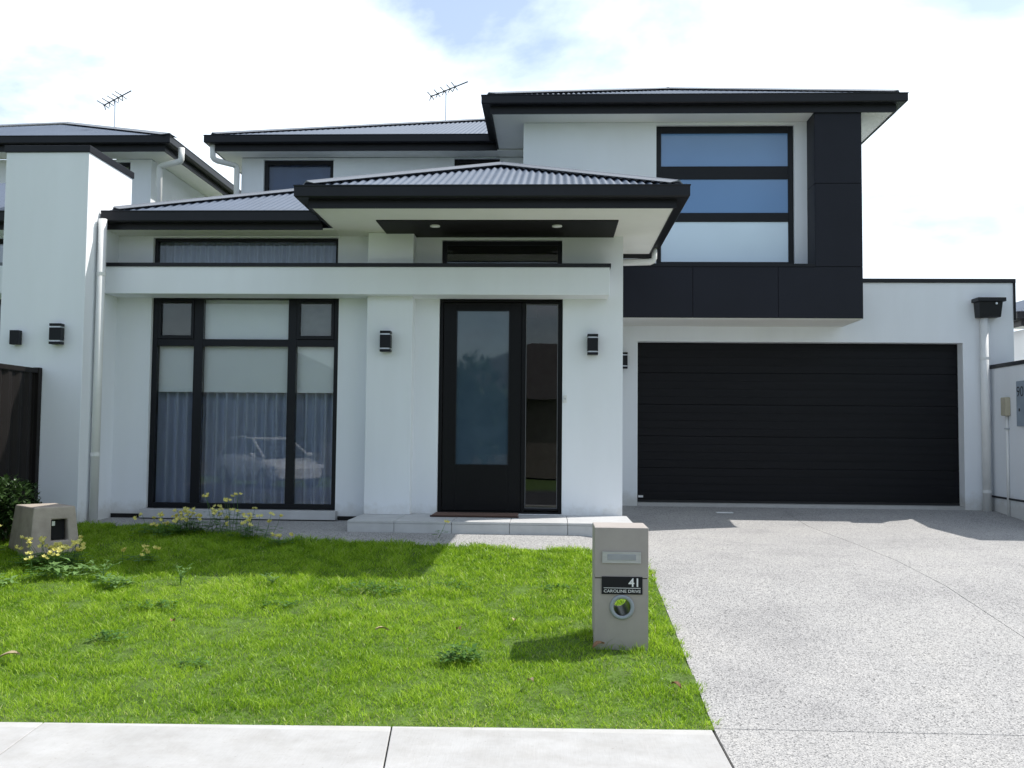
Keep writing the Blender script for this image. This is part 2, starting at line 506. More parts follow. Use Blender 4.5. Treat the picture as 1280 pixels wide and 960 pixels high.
# ------------------------------------------------------------------ terrain
def smooth(a, b, x):
    t = min(1, max(0, (x - a) / (b - a)))
    return t * t * (3 - 2 * t)
def g_lawn(y): return float(np.interp(y, [-1e4, 0.2, 0.25, 5.2, 8.2, 9.3, 9.95, 11.0, 14.1], [-0.12, -0.12, 0.0, 0.0, 0.34, 0.47, 0.545, 0.575, 0.6]))
def g_drive(y): return float(np.interp(y, [-1e4, 0.2, 0.25, 5.2, 8.2, 9.3, 10.5, 12.5, 14.1], [-0.12, -0.12, -0.03, 0.0, 0.34, 0.40, 0.42, 0.43, 0.548]))
def gz(x, y):
    w = smooth(0.25, 1.0, x)
    return g_lawn(y) * (1 - w) + g_drive(y) * w

def sheet(name, xs, ys, dz, m, inside=None, zf=gz):
    bm = bmesh.new()
    g = [[bm.verts.new((x, y, zf(x, y) + dz)) for y in ys] for x in xs]
    for i in range(len(xs) - 1):
        for j in range(len(ys) - 1):
            if inside and not inside((xs[i] + xs[i + 1]) / 2, (ys[j] + ys[j + 1]) / 2): continue
            f = bm.faces.new((g[i][j], g[i + 1][j], g[i + 1][j + 1], g[i][j + 1])); f.smooth = True
    return link(name, bm, m)

def lin(a, b, n): return [a + (b - a) * i / n for i in range(n + 1)]
gx = [-900, -300, -100, -40] + lin(-16, 16, 32) + [40, 100, 300, 900]
gy = [-900, -300, -100, -50, -30, -20, -10, -5, 0, 0.2, 0.25, 2, 4] + lin(5.2, 14.2, 18) + [20, 30, 60, 150, 400, 900]
tag(sheet('ground', gx, gy, -0.05, M['verge']), kind='structure')

def path_edge(x): return 5.19 + 0.037 * x
# lawn soil
LB = [(-9, 10.15), (-5.0, 10.15), (-4.3, 10.08), (-3.6, 9.86), (-2.8, 9.52), (-1.9, 9.46), (-0.4, 9.29), (0.6, 9.2), (0.95, 9.15)]
def lawn_back(x):
    return float(np.interp(x, [p[0] for p in LB], [p[1] for p in LB]))
bm = bmesh.new()
cols = []
for x in lin(-9, 0.875, 60):
    y0, y1 = path_edge(x) + 0.005, lawn_back(x)
    cols.append([bm.verts.new((x, y0 + (y1 - y0) * k / 40, gz(x, y0 + (y1 - y0) * k / 40) - 0.004 + (0.012 * mnoise.noise((x * 2, k * 0.3, 0)) if 0 < k < 40 else 0))) for k in range(41)])
for a, b in zip(cols, cols[1:]):
    for k in range(40):
        bm.faces.new((a[k], b[k], b[k + 1], a[k + 1])).smooth = True
tag(link('lawn', bm, M['soil']), kind='structure')

# gravel strip in front of the house (exposed aggregate)
bm = bmesh.new()
cols = []
for x in lin(-5.1, 0.86, 40):
    y0, y1 = lawn_back(x) - 0.12, 10.95
    cols.append([bm.verts.new((x, y0 + (y1 - y0) * k / 8, gz(x, y0 + (y1 - y0) * k / 8) - 0.008)) for k in range(9)])
for a, b in zip(cols, cols[1:]):
    for k in range(8):
        bm.faces.new((a[k], b[k], b[k + 1], a[k + 1])).smooth = True
tag(link('pebble_path', bm, M['aggregate']), kind='structure')

# driveway: two pours either side of a saw-cut joint, down to the road
drive = bpy.data.objects.new('driveway', None); COL.objects.link(drive); tag(drive, kind='structure')
def dz_edge(y): return 0.865
ysd = lin(0.3, 14.3, 56)
def slab(name, x0, x1, parent, m, ys, nx=10, th=0.06, dz=0.0, shear=None):
    bm = bmesh.new()
    xs = lin(x0, x1, nx)
    sh = shear or (lambda x: 0.0)
    top = [[bm.verts.new((x, y + sh(x), gz(x, y) + dz)) for y in ys] for x in xs]
    bot = [[bm.verts.new((x, y + sh(x), gz(x, y) + dz - th)) for y in ys] for x in xs]
    nX, nY = len(xs), len(ys)
    for i in range(nX - 1):
        for j in range(nY - 1):
            bm.faces.new((top[i][j], top[i + 1][j], top[i + 1][j + 1], top[i][j + 1])).smooth = False
    for i in range(nX - 1):
        for j in (0, nY - 1):
            bm.faces.new((top[i][j], top[i + 1][j], bot[i + 1][j], bot[i][j]))
    for j in range(nY - 1):
        for i in (0, nX - 1):
            bm.faces.new((top[i][j], top[i][j + 1], bot[i][j + 1], bot[i][j]))
    return link(name, bm, m, parent)
for ya_, yb_, nn in ((0.3, 5.235, 20), (5.241, 14.3, 40)):
    slab('slab', 0.868, 3.263, drive, M['aggregate'], lin(ya_, yb_, nn))
    slab('slab', 3.269, 6.30, drive, M['aggregate'], lin(ya_, yb_, nn))
# footpath slabs left of the drive
foot = bpy.data.objects.new('footpath', None); COL.objects.link(foot); tag(foot, kind='structure')
pe = [(-8.2, -0.1, .005), (-6.4, -0.1, .005), (-4.55, -0.1, .005), (-2.69, -0.12, .0025), (-0.84, -0.109, .004), (0.858, 0.0, .005)]
for (a, ka, ga), (b, kb, gb) in zip(pe, pe[1:]):
    bm = bmesh.new()
    def P(x, y, z): return (x, y + 0.037 * x, z)
    nx_, ny_ = 12, 8
    tp = []
    for i in range(nx_ + 1):
        row = []
        for j in range(ny_ + 1):
            y = 3.6 + (5.185 - 3.6) * j / ny_
            xa, xb = a + ka * (y - 5.15) + ga, b + kb * (y - 5.15) - gb
            row.append(bm.verts.new(P(xa + (xb - xa) * i / nx_, y, 0.004)))
        tp.append(row)
    for i in range(nx_):
        for j in range(ny_):
            bm.faces.new((tp[i][j], tp[i + 1][j], tp[i + 1][j + 1], tp[i][j + 1]))
    ret = bmesh.ops.extrude_face_region(bm, geom=bm.faces[:])
    for v in ret['geom']:
        if isinstance(v, bmesh.types.BMVert): v.co.z -= 0.045
    link('slab', bm, M['concrete'], foot, bevel=0.004)
# street
tag(box('road', -120, 120, -7.2, 0.22, -0.16, -0.10, M['asphalt']), kind='structure')
tag(box('kerb', -120, 120, 0.22, 0.36, -0.16, -0.005, M['concrete'], bevel=0.01), kind='structure')

# ------------------------------------------------------------------ the house
H = thing('modern_house', 'two storey white rendered house with black garage door, charcoal cladding and grey metal roofs', 'house', (0, 11, 0.5))
ST = M['stucco']

# main ground floor wall with big window, highlight windows and door opening
wall_xz('wall', -5.1, 0.79, 0.5, 3.9, 10.95, 11.15,
        [(-4.69, -2.484, 0.676, 3.152), (-4.69, -2.505, 3.44, 3.828), (-1.315, 0.105, 0.662, 3.136), (-1.295, 0.094, 3.44, 3.80)], ST, H)
box('pillar', -2.115, -1.595, 10.75, 10.953, 0.655, 3.842, ST, H, 0.006)
bm_o = box('beam', -5.098, 0.617, 10.6, 10.952, 3.115, 3.425, ST, H, 0.006)
box('capping', -5.097, 0.632, 10.585, 10.951, 3.425, 3.466, M['gutter'], bm_o, 0.003)
box('wall', 0.60, 0.79, 11.15, 14.1, 0.35, 3.838, ST, H)
box('wall', -5.1, -4.9, 11.15, 15.15, 0.5, 3.9, ST, H)
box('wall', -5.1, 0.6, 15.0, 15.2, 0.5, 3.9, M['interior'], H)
box('base_strip', -5.09, -4.72, 10.935, 10.951, 0.55, 0.612, M['darkgap'], H)
box('base_strip', -2.45, -2.12, 10.935, 10.951, 0.55, 0.612, M['darkgap'], H)
box('floor', -4.9, 0.6, 11.15, 15.0, 0.5, 0.66, M['floorint'], H)
box('ceiling', -4.9, 0.6, 11.15, 15.0, 3.84, 3.9, M['interior'], H)
# inner partition keeps the hall dark and shows a doorway
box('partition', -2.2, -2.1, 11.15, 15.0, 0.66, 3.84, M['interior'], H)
# garage wall
wall_xz('wall', 0.79, 6.64, 0.35, 3.825, 14.1, 14.32, [(1.235, 5.915, 0.3, 2.95)], ST, H)
box('capping', 4.2, 6.675, 14.08, 14.34, 3.825, 3.885, M['gutter'], H, 0.003)
box('capping', 6.63, 6.675, 14.34, 19.8, 3.825, 3.885, M['gutter'], H, 0.003)
box('wall', 6.44, 6.64, 14.32, 19.8, 0.35, 3.825, ST, H)
box('capping', 6.642, 6.672, 14.085, 14.13, 3.28, 3.824, M['gutter'], H)
box('flat_roof', 0.79, 6.44, 14.32, 19.8, 3.3, 3.4, M['roof'], H)
# upper front wall over the garage
wall_xz('wall', -0.45, 4.19, 3.4, 6.03, 13.55, 13.74, [(1.444, 3.385, 3.969, 5.99)], ST, H)
box('wall', -0.45, -0.26, 13.74, 15.15, 3.4, 6.03, ST, H)
box('wall', 4.0, 4.19, 13.74, 20.0, 3.4, 6.03, ST, H)
# upper left wall
wall_xz('wall', -5.07, -0.452, 3.9, 6.0, 15.15, 15.33, [(-4.707, -3.569, 5.40, 5.972), (-1.612, -0.878, 5.40, 5.985)], ST, H)
box('wall', -5.07, -4.88, 15.33, 20.0, 3.9, 6.0, ST, H)
box('wall', -4.88, 4.0, 19.8, 20.0, 3.4, 6.0, ST, H)
box('wall', -4.88, 4.0, 16.6, 16.7, 3.9, 6.0, M['interior'], H)

# porch step with tiles
ps = box('porch_step', -2.12, 0.83, 9.975, 10.95, 0.35, 0.630, M['grout'], H)
tx = [-2.13, -1.64, -1.04, -0.44, 0.16, 0.842]
for a, b in zip(tx, tx[1:]):
    box('tile', a + 0.003, b - 0.003, 9.96, 10.44, 0.631, 0.655, M['tile'], ps, 0.002)
    box('tile', a + 0.003, b - 0.003, 10.446, 10.948, 0.631, 0.655, M['tile'], ps, 0.002)
    box('tile', a + 0.003, b - 0.003, 9.963, 9.974, 0.36, 0.6285, M['tile'], ps, 0.002)
for y0, y1 in ((9.976, 10.44), (10.446, 10.948)):
    box('tile', -2.131, -2.121, y0, y1, 0.36, 0.6285, M['tile'], ps)
    box('tile', 0.831, 0.842, y0, y1, 0.30, 0.6285, M['tile'], ps)

# ---- windows
def frame(bm, x0, x1, z0, z1, y0, y1, w, wb=None, wt=None):
    wb = wb or w; wt = wt or w
    bx(bm, x0, x0 + w, y0, y1, z0, z1)
    bx(bm, x1 - w, x1, y0, y1, z0, z1)
    bx(bm, x0 + w, x1 - w, y0 + 0.001, y1 - 0.001, z1 - wt, z1)
    bx(bm, x0 + w, x1 - w, y0 + 0.001, y1 - 0.001, z0, z0 + wb)

def pane(parent, x0, x1, z0, z1, y, m=None):
    return box('pane', x0, x1, y, y + 0.006, z0, z1, m or M['glass'], parent)

def curtain(parent, x0, x1, z0, z1, y, per=0.105, amp=0.035, m=None):
    bm = bmesh.new()
    n = int((x1 - x0) / per * 9)
    prev = None
    ph = random.random() * 6
    for i in range(n + 1):
        x = x0 + (x1 - x0) * i / n
        w = x + 0.02 * mnoise.noise((x * 4.0, 0.3, z0))
        d = amp * (math.sin(2 * math.pi * w / per + ph) + 0.35 * mnoise.noise((x * 9, 2.2, 0)))
        cur = (bm.verts.new((x, y + d * 1.15, z0)), bm.verts.new((x, y + d * 0.85, z1)))
        if prev: bm.faces.new((prev[0], cur[0], cur[1], prev[1])).smooth = True
        prev = cur
    return link('curtain', bm, m or M['curtain'], parent)

# big front window
bm = bmesh.new()
y0, y1 = 11.0, 11.08
frame(bm, -4.688, -2.486, 0.678, 3.15, y0, y1, 0.058, 0.06, 0.042)
for a, b in ((-4.197, -4.092), (-3.085, -2.988)):
    bx(bm, a, b, y0 + 0.003, y1 - 0.003, 0.738, 3.108)
for a, b in ((-4.63, -4.197), (-4.092, -3.085), (-2.988, -2.544)):
    bx(bm, a, b, y0 + 0.006, y1 - 0.006, 2.56, 2.642)
win = link('window', bm, M['black'], H, bevel=0.003)
for a, b in ((-4.63, -4.197), (-2.988, -2.544)):                 # awning sashes
    bm = bmesh.new(); frame(bm, a + 0.002, b - 0.002, 2.644, 3.106, y0 - 0.006, y1 - 0.012, 0.036, 0.042, 0.036)
    sa = link('sash', bm, M['black'], win, bevel=0.003)
    pane(win, a + 0.037, b - 0.037, 2.685, 3.07, y0 + 0.02)
box('insect_screen', -4.592, -4.234, 11.062, 11.064, 2.688, 3.068, M['screen'], win)
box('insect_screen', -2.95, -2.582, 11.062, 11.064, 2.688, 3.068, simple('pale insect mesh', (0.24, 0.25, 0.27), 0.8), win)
pane(win, -4.091, -3.086, 2.643, 3.107, y0 + 0.03)
for a, b in ((-4.63, -4.198), (-4.091, -3.086), (-2.987, -2.545)):
    pane(win, a, b, 0.739, 2.559, y0 + 0.03)
for a, b in ((-4.685, -4.15), (-4.14, -3.04), (-3.03, -2.49)):
    bl = box('blind', a, b, 11.10, 11.103, 2.05, 3.145, M['blind'], win)
    box('bottom_rail', a, b, 11.094, 11.110, 2.025, 2.05, M['blind'], bl, 0.003)
curtain(win, -4.88, -2.25, 0.67, 3.35, 11.21, 0.118, 0.055)
box('sill', -4.715, -2.455, 10.83, 11.0, 0.575, 0.676, M['tile'], win, 0.004)

def fixed_window(x0, x1, z0, z1, y, glass, w=0.05, parent=H):
    bm = bmesh.new(); frame(bm, x0 + 0.002, x1 - 0.002, z0 + 0.002, z1 - 0.002, y, y + 0.07, w)
    o = link('window', bm, M['black'], parent, bevel=0.003)
    pane(o, x0 + w + 0.002, x1 - w - 0.002, z0 + w + 0.002, z1 - w - 0.002, y + 0.03, glass)
    return o
hw = fixed_window(-4.69, -2.505, 3.44, 3.828, 11.0, M['glass'], 0.035)
curtain(hw, -4.88, -2.25, 3.40, 3.836, 11.24, 0.1, 0.03)
hd = fixed_window(-1.295, 0.094, 3.44, 3.80, 11.0, M['glassdark'], 0.05)
# upper right window with three panes, reflected sky painted into their colour
bm = bmesh.new()
ya = 13.60
frame(bm, 1.446, 3.383, 3.971, 5.988, ya, ya + 0.08, 0.072, 0.065, 0.10)
for a, b in ((4.612, 4.739), (5.224, 5.409)):
    bx(bm, 1.518, 3.311, ya + 0.003, ya + 0.077, a, b)
uw = link('window', bm, M['black'], H, bevel=0.003)
for a, b, fm in ((4.036, 4.612, 'reflpale'), (4.739, 5.224, 'reflblue'), (5.409, 5.888, 'reflblue')):
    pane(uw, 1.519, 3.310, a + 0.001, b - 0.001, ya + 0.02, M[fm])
w1 = fixed_window(-4.707, -3.569, 5.40, 5.972, 15.2, M['glass'], 0.06)
box('blind', -4.72, -3.55, 15.36, 15.364, 5.38, 5.99, simple('navy blind fabric', (0.05, 0.09, 0.22), 0.8), w1)
w2 = fixed_window(-1.612, -0.878, 5.40, 5.985, 15.2, M['glassdark'], 0.06)

# ---- entrance
bm = bmesh.new()
frame(bm, -1.313, 0.103, 0.664, 3.134, 10.985, 11.09, 0.04, 0.02, 0.05)
bx(bm, -0.362, -0.324, 10.988, 11.087, 0.684, 3.084)
df = link('door_frame', bm, M['door'], H, bevel=0.003)
bm = bmesh.new()
X0, X1 = -1.268, -0.364
bx(bm, X0, -1.118, 11.005, 11.05, 0.69, 3.08); bx(bm, -0.508, X1, 11.005, 11.05, 0.69, 3.08)
bx(bm, -1.118, -0.508, 11.006, 11.049, 2.99, 3.08); bx(bm, -1.118, -0.508, 11.006, 11.049, 0.69, 1.212)
fd = link('front_door', bm, M['door'], H, bevel=0.003)
box('glass_panel', -1.116, -0.510, 11.02, 11.032, 1.214, 2.988, M['frost'], fd)
bm = bmesh.new(); frame(bm, -1.124, -0.502, 1.206, 2.996, 10.999, 11.004, 0.012)
link('glazing_bead', bm, M['black'], fd)
bm = bmesh.new(); frame(bm, -0.323, 0.062, 0.70, 3.083, 11.01, 11.06, 0.012, 0.03, 0.02)
sl = link('sidelight', bm, M['black'], H, bevel=0.002)
pane(sl, -0.311, 0.050, 0.73, 3.063, 11.03, M['glassdark'])
bm = bmesh.new(); frame(bm, -0.316, 0.052, 0.726, 3.067, 11.004, 11.009, 0.006)
link('glazing_bead', bm, simple('dull bead', (0.14, 0.145, 0.155), 0.5), sl)

# ---- garage door: sections with shallow ribs
gd = box('garage_door', 1.20, 5.95, 14.302, 14.345, 0.56, 2.99, M['garage'], H)
nsec = 5
z0g, z1g = 0.63, 2.97
hs = (z1g - z0g) / nsec
for k in range(nsec):
    a = z0g + hs * k + 0.0015; b = z0g + hs * (k + 1) - 0.0015
    bm = bmesh.new()
    prof = []
    nr = 4
    for r_i in range(nr):
        p0 = a + (b - a) * r_i / nr; p1 = a + (b - a) * (r_i + 1) / nr
        prof += [(14.290, p0 + 0.004), (14.2895, p0 + 0.05), (14.290, p1 - 0.004), (14.2920, p1 - 0.001)]
    prof = [(14.300, a)] + prof + [(14.300, b)]
    va = [bm.verts.new((1.205, y, z)) for y, z in prof]
    vb = [bm.verts.new((5.945, y, z)) for y, z in prof]
    for i in range(len(prof) - 1):
        bm.faces.new((va[i], vb[i], vb[i + 1], va[i + 1]))
    bm.faces.new(va); bm.faces.new(vb[::-1])
    link('door_section', bm, M['garage'], gd)
box('threshold', 1.24, 5.91, 14.10, 14.31, 0.50, 0.592, M['concrete'], H)
box('bottom_seal', 1.21, 5.94, 14.284, 14.31, 0.595, 0.628, M['rubber'], gd)
box('sticker', 1.265, 1.335, 14.280, 14.286, 0.66, 0.69, M['white'], gd)

# ---- charcoal cladding
core = box('cladding_core', 0.795, 4.190, 13.165, 14.099, 3.19, 3.88, M['darkgap'], H)
box('cladding_post', 3.575, 4.190, 13.165, 13.549, 3.88, 6.02, M['darkgap'], H)
cl = M['clad']
for a, b in ((0.80, 1.898), (1.904, 3.056), (3.062, 4.197)):
    box('cladding_panel', a, b, 13.15, 13.164, 3.183, 3.887, cl, H, 0.0015)
for a, b in ((3.894, 5.038), (5.045, 6.03)):
    box('cladding_panel', 3.565, 4.197, 13.15, 13.164, a, b, cl, H, 0.0015)
    box('cladding_panel', 3.562, 3.574, 13.1645, 13.548, a, b, cl, H, 0.0015)
    box('cladding_panel', 4.191, 4.203, 13.1645, 13.60, a, b, cl, H, 0.0015)
box('cladding_panel', 4.191, 4.203, 13.1645, 14.098, 3.183, 3.887, cl, H, 0.0015)
box('sill_flashing', 0.80, 3.560, 13.140, 13.552, 3.888, 3.93, M['black'], H, 0.002)
box('soffit', 0.795, 4.19, 13.17, 14.098, 3.172, 3.188, M['soffit'], H)

# ---- roofs
TP = 0.385
def hip_roof(x0, x1, y, ze, run_l, run_r, depth, gl=None, gr=None, zs=None, wall_y=None, parts=True, parent=H, rlo=None, xsof=None, left=True, right=True, gutter=True, gx1=None, front_W=None):
    """eaves at ze along y, hips at both front corners, ridge running back"""
    Wd = x1 - x0
    h = Wd / 2
    bm = bmesh.new()
    hl = (lambda s: min(s, run_l)) if not right else (lambda s: min(s, Wd - s))
    ins = 0.04
    slope(bm, (x0, y + ins, ze), (1, 0, 0), (0, 1, 0), Wd, lambda s: max(0, hl(s) - ins), TP)
    if left:
        slope(bm, (x0 + ins, y, ze), (0, 1, 0), (1, 0, 0), depth, lambda s: max(0, min(s, run_l) - ins), TP)
    if right:
        slope(bm, (x1 - ins, y, ze), (0, 1, 0), (-1, 0, 0), depth, lambda s: max(0, min(s, run_r) - ins), TP, lo_=rlo)
    rf = link('roof', bm, M['roof'], parent)
    bm = bmesh.new()
    def hz(t): return ze + t * TP + 0.012
    if left: cap(bm, (x0 + 0.10, y + 0.10, hz(0.08)), (x0 + run_l, y + run_l, hz(run_l)))
    if right:
        cap(bm, (x1 - 0.10, y + 0.10, hz(0.08)), (x1 - run_r, y + run_r, hz(run_r)))
        cap(bm, (x0 + h, y + h - 0.03, hz(h)), (x0 + h, y + depth, hz(h)))
    link('ridge_cap', bm, M['roofcap'], rf)
    return rf

def gutters(rf, path, z, mitre_fascia=True, zbot=None):
    bm = bmesh.new(); sweep(bm, [(p[0], p[1], z) for p in path], GUT)
    g = link('gutter', bm, M['gutter'], rf)
    bm = bmesh.new()
    zb = (zbot - z)
    sweep(bm, [(p[0], p[1], z) for p in path], [(-0.118, -0.02), (-0.145, -0.02), (-0.145, zb), (-0.118, zb)])
    link('fascia', bm, M['gutter'], rf)

# travel direction so that outward is on the right: left eave front->... go x0 side from back to front, then along +x, then back
# portico roof
pr_ = hip_roof(-2.61, 1.335, 9.4, 4.04, 1.9725, 1.9725, 4.14, rlo=lambda s: 0.0 if s < 2.7 else 0.5)
gutters(pr_, [(-2.61, 10.46), (-2.61, 9.4), (1.335, 9.4), (1.335, 12.1)], 4.04, zbot=3.832)
bm = bmesh.new()
bx(bm, -2.465, 1.19, 9.545, 10.749, 3.842, 3.856)
bx(bm, -2.465, -2.116, 10.749, 10.949, 3.842, 3.856)
bx(bm, -1.594, 1.19, 10.749, 10.949, 3.842, 3.856)
bx(bm, 0.791, 1.19, 10.949, 12.0, 3.842, 3.856)
link('soffit', bm, M['soffit'], pr_)
box('fascia', 0.79, 1.22, 12.0, 12.03, 3.79, 4.05, M['gutter'], pr_)
bm = bmesh.new()
bx(bm, -1.907, 0.68, 10.09, 10.748, 3.830, 3.8405)
bx(bm, -1.593, 0.68, 10.7485, 10.948, 3.830, 3.8405)
link('entry_ceiling', bm, M['darkceil'], H)
# single storey front roof
fr_ = hip_roof(-5.08, 0.42, 10.45, 4.03, 2.75, 2.75, 4.66)
gutters(fr_, [(-5.085, 10.45), (-2.60, 10.45)], 4.03, zbot=3.84)
box('soffit', -5.095, -2.47, 10.58, 10.949, 3.843, 3.857, M['soffit'], fr_)
# upper left roof
ul_ = hip_roof(-5.52, 2.0, 14.65, 6.23, 4.4, 4.4, 8.0, right=False)
gutters(ul_, [(-5.52, 22.5), (-5.52, 14.65), (-0.9, 14.65)], 6.23, zbot=6.005)
bm = bmesh.new()
bx(bm, -5.38, -0.46, 14.79, 15.149, 6.008, 6.022)
bx(bm, -5.38, -5.071, 15.149, 21, 6.008, 6.022)
bx(bm, -5.07, 4.0, 15.33, 20, 6.008, 6.022)
link('soffit', bm, M['soffit'], ul_)
# upper garage roof
gr_ = hip_roof(-1.02, 4.78, 13.0, 6.25, 2.9, 2.9, 7.0)
gutters(gr_, [(-1.02, 14.75), (-1.02, 13.0), (4.78, 13.0), (4.78, 20.0)], 6.25, zbot=6.02)
bm = bmesh.new()
bx(bm, -0.88, 3.56, 13.14, 13.549, 6.032, 6.046)
bx(bm, -0.88, -0.451, 13.549, 15.0, 6.0325, 6.046)
bx(bm, 3.56, 4.64, 13.14, 13.149, 6.032, 6.046)
bx(bm, 4.205, 4.64, 13.149, 20, 6.032, 6.046)
bx(bm, -0.449, 4.2, 13.741, 20, 6.032, 6.046)
link('soffit', bm, M['soffit'], gr_)

# ---- downpipes
def pipe(parent, pts, r=0.045, clips=()):
    bm = bmesh.new(); tube(bm, pts, r, 14)
    o = link('downpipe', bm, M['pipe'], parent, smooth=False)
    for f in o.data.polygons: f.use_smooth = len(f.vertices) == 4
    for c in clips:
        bm = bmesh.new(); tube(bm, [(c[0], c[1], c[2] - 0.02), (c[0], c[1], c[2] + 0.02)], r + 0.004, 14)
        link('pipe_bracket', bm, M['pipe'], o)
    return o
pipe(H, [(-5.035, 10.40, 0.52), (-5.035, 10.40, 3.92)], 0.046, [(-5.035, 10.40, 1.3), (-5.035, 10.40, 3.3)])
pipe(H, [(1.25, 12.04, 3.93), (1.25, 12.04, 3.80), (1.235, 12.04, 3.765), (1.20, 12.04, 3.75), (0.80, 12.04, 3.74)], 0.045)
pipe(H, [(-5.42, 14.78, 6.12), (-5.42, 14.80, 5.92), (-5.405, 14.82, 5.89), (-5.37, 14.86, 5.875), (-5.17, 15.06, 5.865), (-5.14, 15.085, 5.85), (-5.125, 15.09, 5.81), (-5.125, 15.09, 4.3)], 0.045)
pipe(H, [(6.19, 14.02, 0.50), (6.19, 14.02, 3.30)], 0.058, [(6.19, 14.02, 0.82), (6.19, 14.02, 2.72)])
bm = bmesh.new()
bx(bm, 6.075, 6.405, 13.90, 14.099, 3.31, 3.53)
bx(bm, 6.045, 6.44, 13.87, 14.0985, 3.53, 3.585)
vs = [v for v in bm.verts if v.co.z < 3.32]
for v in vs:
    v.co.x = 6.24 + (v.co.x - 6.24) * 0.9
    if v.co.y < 14: v.co.y += 0.03
rh = link('rain_head', bm, M['gutter'], H, bevel=0.004)
bm = bmesh.new(); tube(bm, [(6.31, 13.885, 3.50), (6.31, 13.905, 3.50)], 0.016, 12)
link('overflow_hole', bm, M['steel'], rh)

# ------------------------------------------------------------------ wall lights, downlights, bell, mat
def wall_light(x, y, z, label, group, w=0.12, h=0.235, d=0.10, rings=True, parent=None):
    t = thing('wall_light', label, 'wall light', (x, y, z - h / 2), 0, group)
    local(t)
    c = h / 2
    if rings:
        box('body', -w / 2, w / 2, -d - 0.015, -0.015, 0.045, h - 0.045, M['black'], t, 0.004)
        box('cap', -w / 2, w / 2, -d - 0.015, -0.015, h - 0.028, h, M['black'], t, 0.003)
        box('cap', -w / 2, w / 2, -d - 0.015, -0.015, 0, 0.028, M['black'], t, 0.003)
        for a, b in ((0.0285, 0.0445), (h - 0.0445, h - 0.0285)):
            box('diffuser', -w / 2 + 0.012, w / 2 - 0.012, -d - 0.003, -0.02, a, b, M['steel'], t)
        box('back_plate', -0.035, 0.035, -0.0145, -0.001, 0.03, h - 0.03, M['black'], t)
    else:
        box('body', -w / 2, w / 2, -d - 0.015, -0.015, 0, h, M['black'], t, 0.004)
        box('back_plate', -0.03, 0.03, -0.0145, -0.001, 0.03, h - 0.03, M['black'], t)
    return t
G1 = 'wall lights on the rendered house fronts'
wall_light(-1.884, 10.75, 2.594, 'black up down wall light on the white pillar between window and front door', G1)
wall_light(0.444, 10.95, 2.59, 'black up down wall light on the wall right of the front door', G1)
wall_light(1.02, 14.1, 2.66, 'black wall light beside the garage door half hidden by the entrance wall', G1)
wall_light(-5.365, 10.17, 2.60, 'black up down wall light on the tall rendered blade wall above the dark fence end', G1, 0.128, 0.225, 0.085)
wall_light(-5.82, 10.17, 2.56, 'small plain black box wall light left of the dark fence post', G1, 0.10, 0.155, 0.075, rings=False)

def downlight(x, y, label):
    t = thing('ceiling_light', label, 'ceiling light', (x, y, 3.83), 0, 'downlights in the dark entry ceiling'); local(t)
    bm = bmesh.new(); tube(bm, [(0, 0, -0.012), (0, 0, -0.0005)], 0.055, 24); link('rim', bm, M['pipe'], t)
    bm = bmesh.new(); tube(bm, [(0, 0, -0.0155), (0, 0, -0.0125)], 0.036, 20); link('lens', bm, M['white'], t)
downlight(-1.30, 10.32, 'round white downlight in dark porch ceiling, on the left above the pillar')
downlight(0.03, 10.32, 'round white downlight in dark porch ceiling, on the right above the sidelight')

t = thing('doorbell', 'small pale doorbell button fixed beside the sidelight', 'doorbell', (0.137, 10.95, 1.93)); local(t)
box('case', -0.02, 0.02, -0.02, -0.001, 0, 0.085, M['pipe'], t, 0.004)
bm = bmesh.new(); tube(bm, [(0, -0.0245, 0.045), (0, -0.0205, 0.045)], 0.011, 12); link('button', bm, M['steel'], t)

t = thing('doormat', 'brown coir doormat lying in front of the black front door', 'doormat', (-0.85, 10.68, 0.656)); local(t)
box('pile', -0.47, 0.47, -0.16, 0.22, 0.004, 0.022, M['mat'], t, 0.004)
box('border', -0.485, 0.485, -0.185, -0.161, 0.001, 0.018, simple('dark mat edge', (0.05, 0.025, 0.018), 0.9), t, 0.003)

# ------------------------------------------------------------------ antennas
def antenna(x, y, z0, z1, label, tilt, ln, thick=0.011, az=0.0):
    t = thing('tv_antenna', label, 'antenna', (x, y, z0), 0, 'television antennas on the roofs'); local(t)
    h = z1 - z0
    bm = bmesh.new(); tube(bm, [(0, 0, -0.05), (0, 0, h)], thick, 8); link('mast', bm, M['steel'], t)
    d = Vector((math.cos(tilt) * math.cos(az), math.cos(tilt) * math.sin(az), math.sin(tilt)))
    s = Vector((-math.sin(az), math.cos(az), 0))
    a, b = Vector((0, 0, h)) - d * ln * 0.42, Vector((0, 0, h)) + d * ln * 0.58
    bm = bmesh.new(); tube(bm, [a, b], thick * 1.1, 8); link('boom', bm, M['gutter'], t)
    for k, f in enumerate((0.03, 0.2, 0.37, 0.53, 0.66)):
        p = a + (b - a) * f
        w = (0.16, 0.15, 0.15, 0.14, 0.16)[k]
        bm = bmesh.new()
        tube(bm, [p - s * w - d * 0.06 + Vector((0, 0, 0.05)), p, p + s * w - d * 0.06 + Vector((0, 0, -0.0))], thick * 0.8, 6)
        tube(bm, [p - s * w * 0.7 + d * 0.03 - Vector((0, 0, 0.03)), p, p + s * w * 0.7 + d * 0.04 - Vector((0, 0, 0.04))], thick * 0.8, 6)
        link('element', bm, M['gutter'], t)
    return t
antenna(-2.10, 18.07, 7.56, 8.17, 'thin television antenna rising from the grey roof of the white house', R(22), 0.78)
antenna(-7.77, 16.36, 6.88, 7.42, 'thin television antenna on the neighbouring roof at far left', R(28), 0.56, 0.010)

